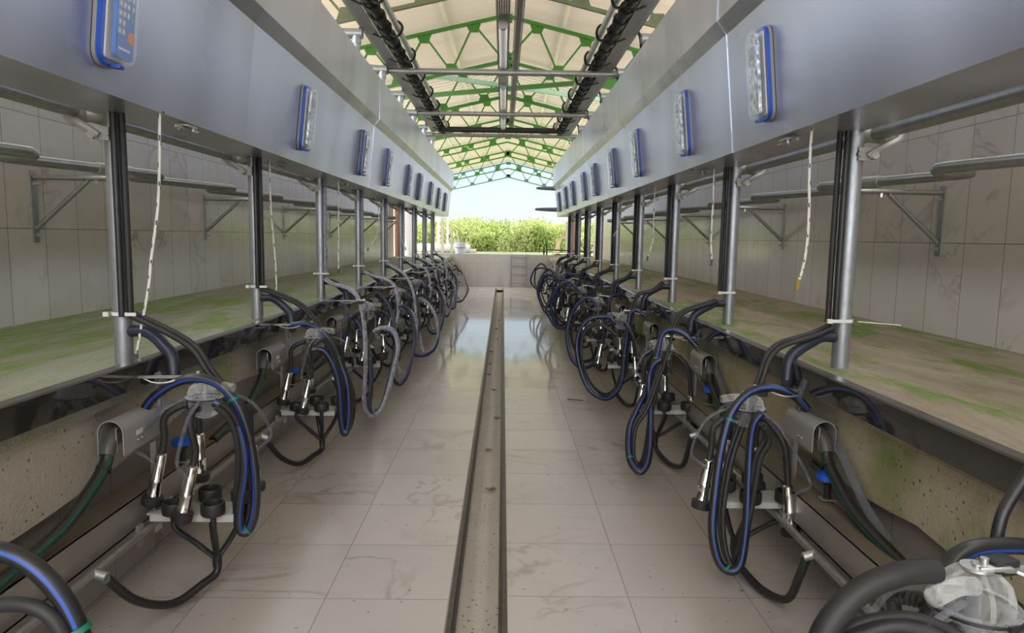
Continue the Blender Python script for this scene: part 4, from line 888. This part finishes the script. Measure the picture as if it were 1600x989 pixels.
for x, y, wd, h, mat, lab in ((-2.36, 16.42, .16, 3.2, 'brick', 'brick red column at the end of the tiled wall, green-platform side'), (-2.35, 17.9, .26, 3.2, 'render', 'grey rendered column past the brick red column, green-platform side'), (2.05, 19.4, .12, 3.2, 'brick', 'brick red column past the end wall, brown-platform side')):
    m = MB(); m.box((x, y, (.74+h)/2+.0), (wd, wd, h-.74), ch=.01); m.box((x, y, .79), (wd+.04, wd+.04, .08)); tag(m.build('support_column', mat, loc=(x, y, .74)), lab, 'column')
t = thing('exit_gate', (1.5, 15.36, .8), 'dark grey gate pole with two tapered arms sticking out past the steel boxes', 'gate')
m = MB(); m.cyl((0, 0, 0), (0, 0, 1.85), .03, 14); m.build('pole', 'slate', t)
for u, v in ((838, 294), (836, 327)):
    q = at(u, v, 15.3)-Vector((1.5, 15.36, .8))
    m = MB(); m.tube([(q.x, -.06, q.z), (q.x+.06, -.058, q.z), (q.x+.25, -.05, q.z), (-.12, -.02, q.z), (0, 0, q.z)], lambda f, i: .018+.03*min(1, f*1.6), 12); m.build('arm', 'slate', t)
m = MB(); m.lathe([(0, .0), (.05, 0), (.055, .015), (.03, .03), (0, .03)], n=14); o = m.build('floor_plug', 'cast'); o.location = (at(714, 452, 17.6).x, 17.6, .001); tag(o, 'small grey plug lying on the tiles by the end wall', 'plug')
m = MB(); a = at(887, 615.5, 5.6); m.tube([(a.x, 5.62, .006), (a.x+.06, 5.6, .007), (a.x+.125, 5.58, .005)], .0035, 6); tag(m.build('twig', 'dark_iron', loc=(a.x, 5.62, .004)), 'thin dark twig lying on the pit tiles', 'twig')
for i in range(10):
    y = [4.4, 6.2, 6.9, 8.3, 9.4, 5.2, 10.4, 11.5, 3.7, 7.5][i]; x = rr.uniform(-.06, .04); m = MB(); n_ = 7
    m.add([(x+math.cos(q*2*PI/n_)*rr.uniform(.008, .02)*1.8, y+math.sin(q*2*PI/n_)*rr.uniform(.008, .025), -.052+rr.uniform(0, .008)) for q in range(n_)]+[(x, y, -.046), (x, y, -.062)], [(q, (q+1) % n_, n_) for q in range(n_)]+[((q+1) % n_, q, n_+1) for q in range(n_)])
    tag(m.build('dead_leaf', 'bark', loc=(x, y, -.055)), 'small curled dead leaf lying in the floor drain', 'leaf', 'dead leaves in the drain')

# orchard beyond
def tree_mesh(seed, mat):
    q = random.Random(seed); m = MB(); cs = [(Vector((q.uniform(-.55, .55), q.uniform(-.5, .5), q.uniform(.45, 1.9))), q.uniform(.38, .62)) for _ in range(13)]
    for c, r in cs:
        for _ in range(260):
            d = Vector((q.gauss(0, 1), q.gauss(0, 1), q.gauss(0, 1))).normalized(); p = c+d*r*q.uniform(.55, 1.05)
            a = Vector((q.gauss(0, 1), q.gauss(0, 1), q.gauss(0, 1))).normalized()*q.uniform(.05, .10); b = d.cross(a).normalized()*q.uniform(.035, .07)
            m.add([p-a, p-b, p+a, p+b], [(0, 1, 2, 3)])
    for _ in range(26):
        x = q.uniform(-.7, .7); yy = q.uniform(-.6, .6); z0 = q.uniform(1.7, 2.2)
        for kk in range(6):
            p = Vector((x+q.uniform(-.04, .04), yy+q.uniform(-.04, .04), z0+kk*.06)); a = Vector((q.gauss(0, 1), q.gauss(0, 1), q.gauss(0, 1))).normalized()*.07; b = a.orthogonal().normalized()*.04
            m.add([p-a, p-b, p+a, p+b], [(0, 1, 2, 3)])
    return m
q = random.Random(5); protos = []
ti = 0
for row, (Y, hs) in enumerate(((37, 1.02), (40.2, 1.07), (43.6, 1.12), (47, 1.16), (51, 1.2))):
    n = 14
    for i in range(n):
        x = -10.9+21.5*i/(n-1)+q.uniform(-.2, .2)+.8*(row % 2); sc = hs*q.uniform(.90, 1.08); mt = ('leaf', 'leaf2')[ti % 2]
        lab = f'{"bright" if mt=="leaf" else "yellowish"} green bushy orchard tree beyond the end wall'
        if ti < 4:
            t = thing('orchard_tree', (x, Y+q.uniform(-.5, .5), -.8)); f = tree_mesh(20+ti, mt).build('foliage', mt, t, smooth=False); f['kind'] = 'stuff' if False else 'part'; del f['kind']
            m = MB(); m.tube([(0, 0, 0), (.03, 0, .5), (-.02, .02, 1.1)], lambda f, i: .06-.03*f, 8); m.build('stem', 'bark', t); tag(t, lab, 'tree', 'yellowish orchard trees' if mt == 'leaf2' else 'bright green orchard trees'); protos.append(t)
        else: t = dup(protos[ti % 4], (x, Y+q.uniform(-.5, .5), -.8), lab)
        t.scale = (.88*sc, .88*sc, sc*1.12); t.rotation_euler = (0, 0, q.choice((0, PI))); ti += 1
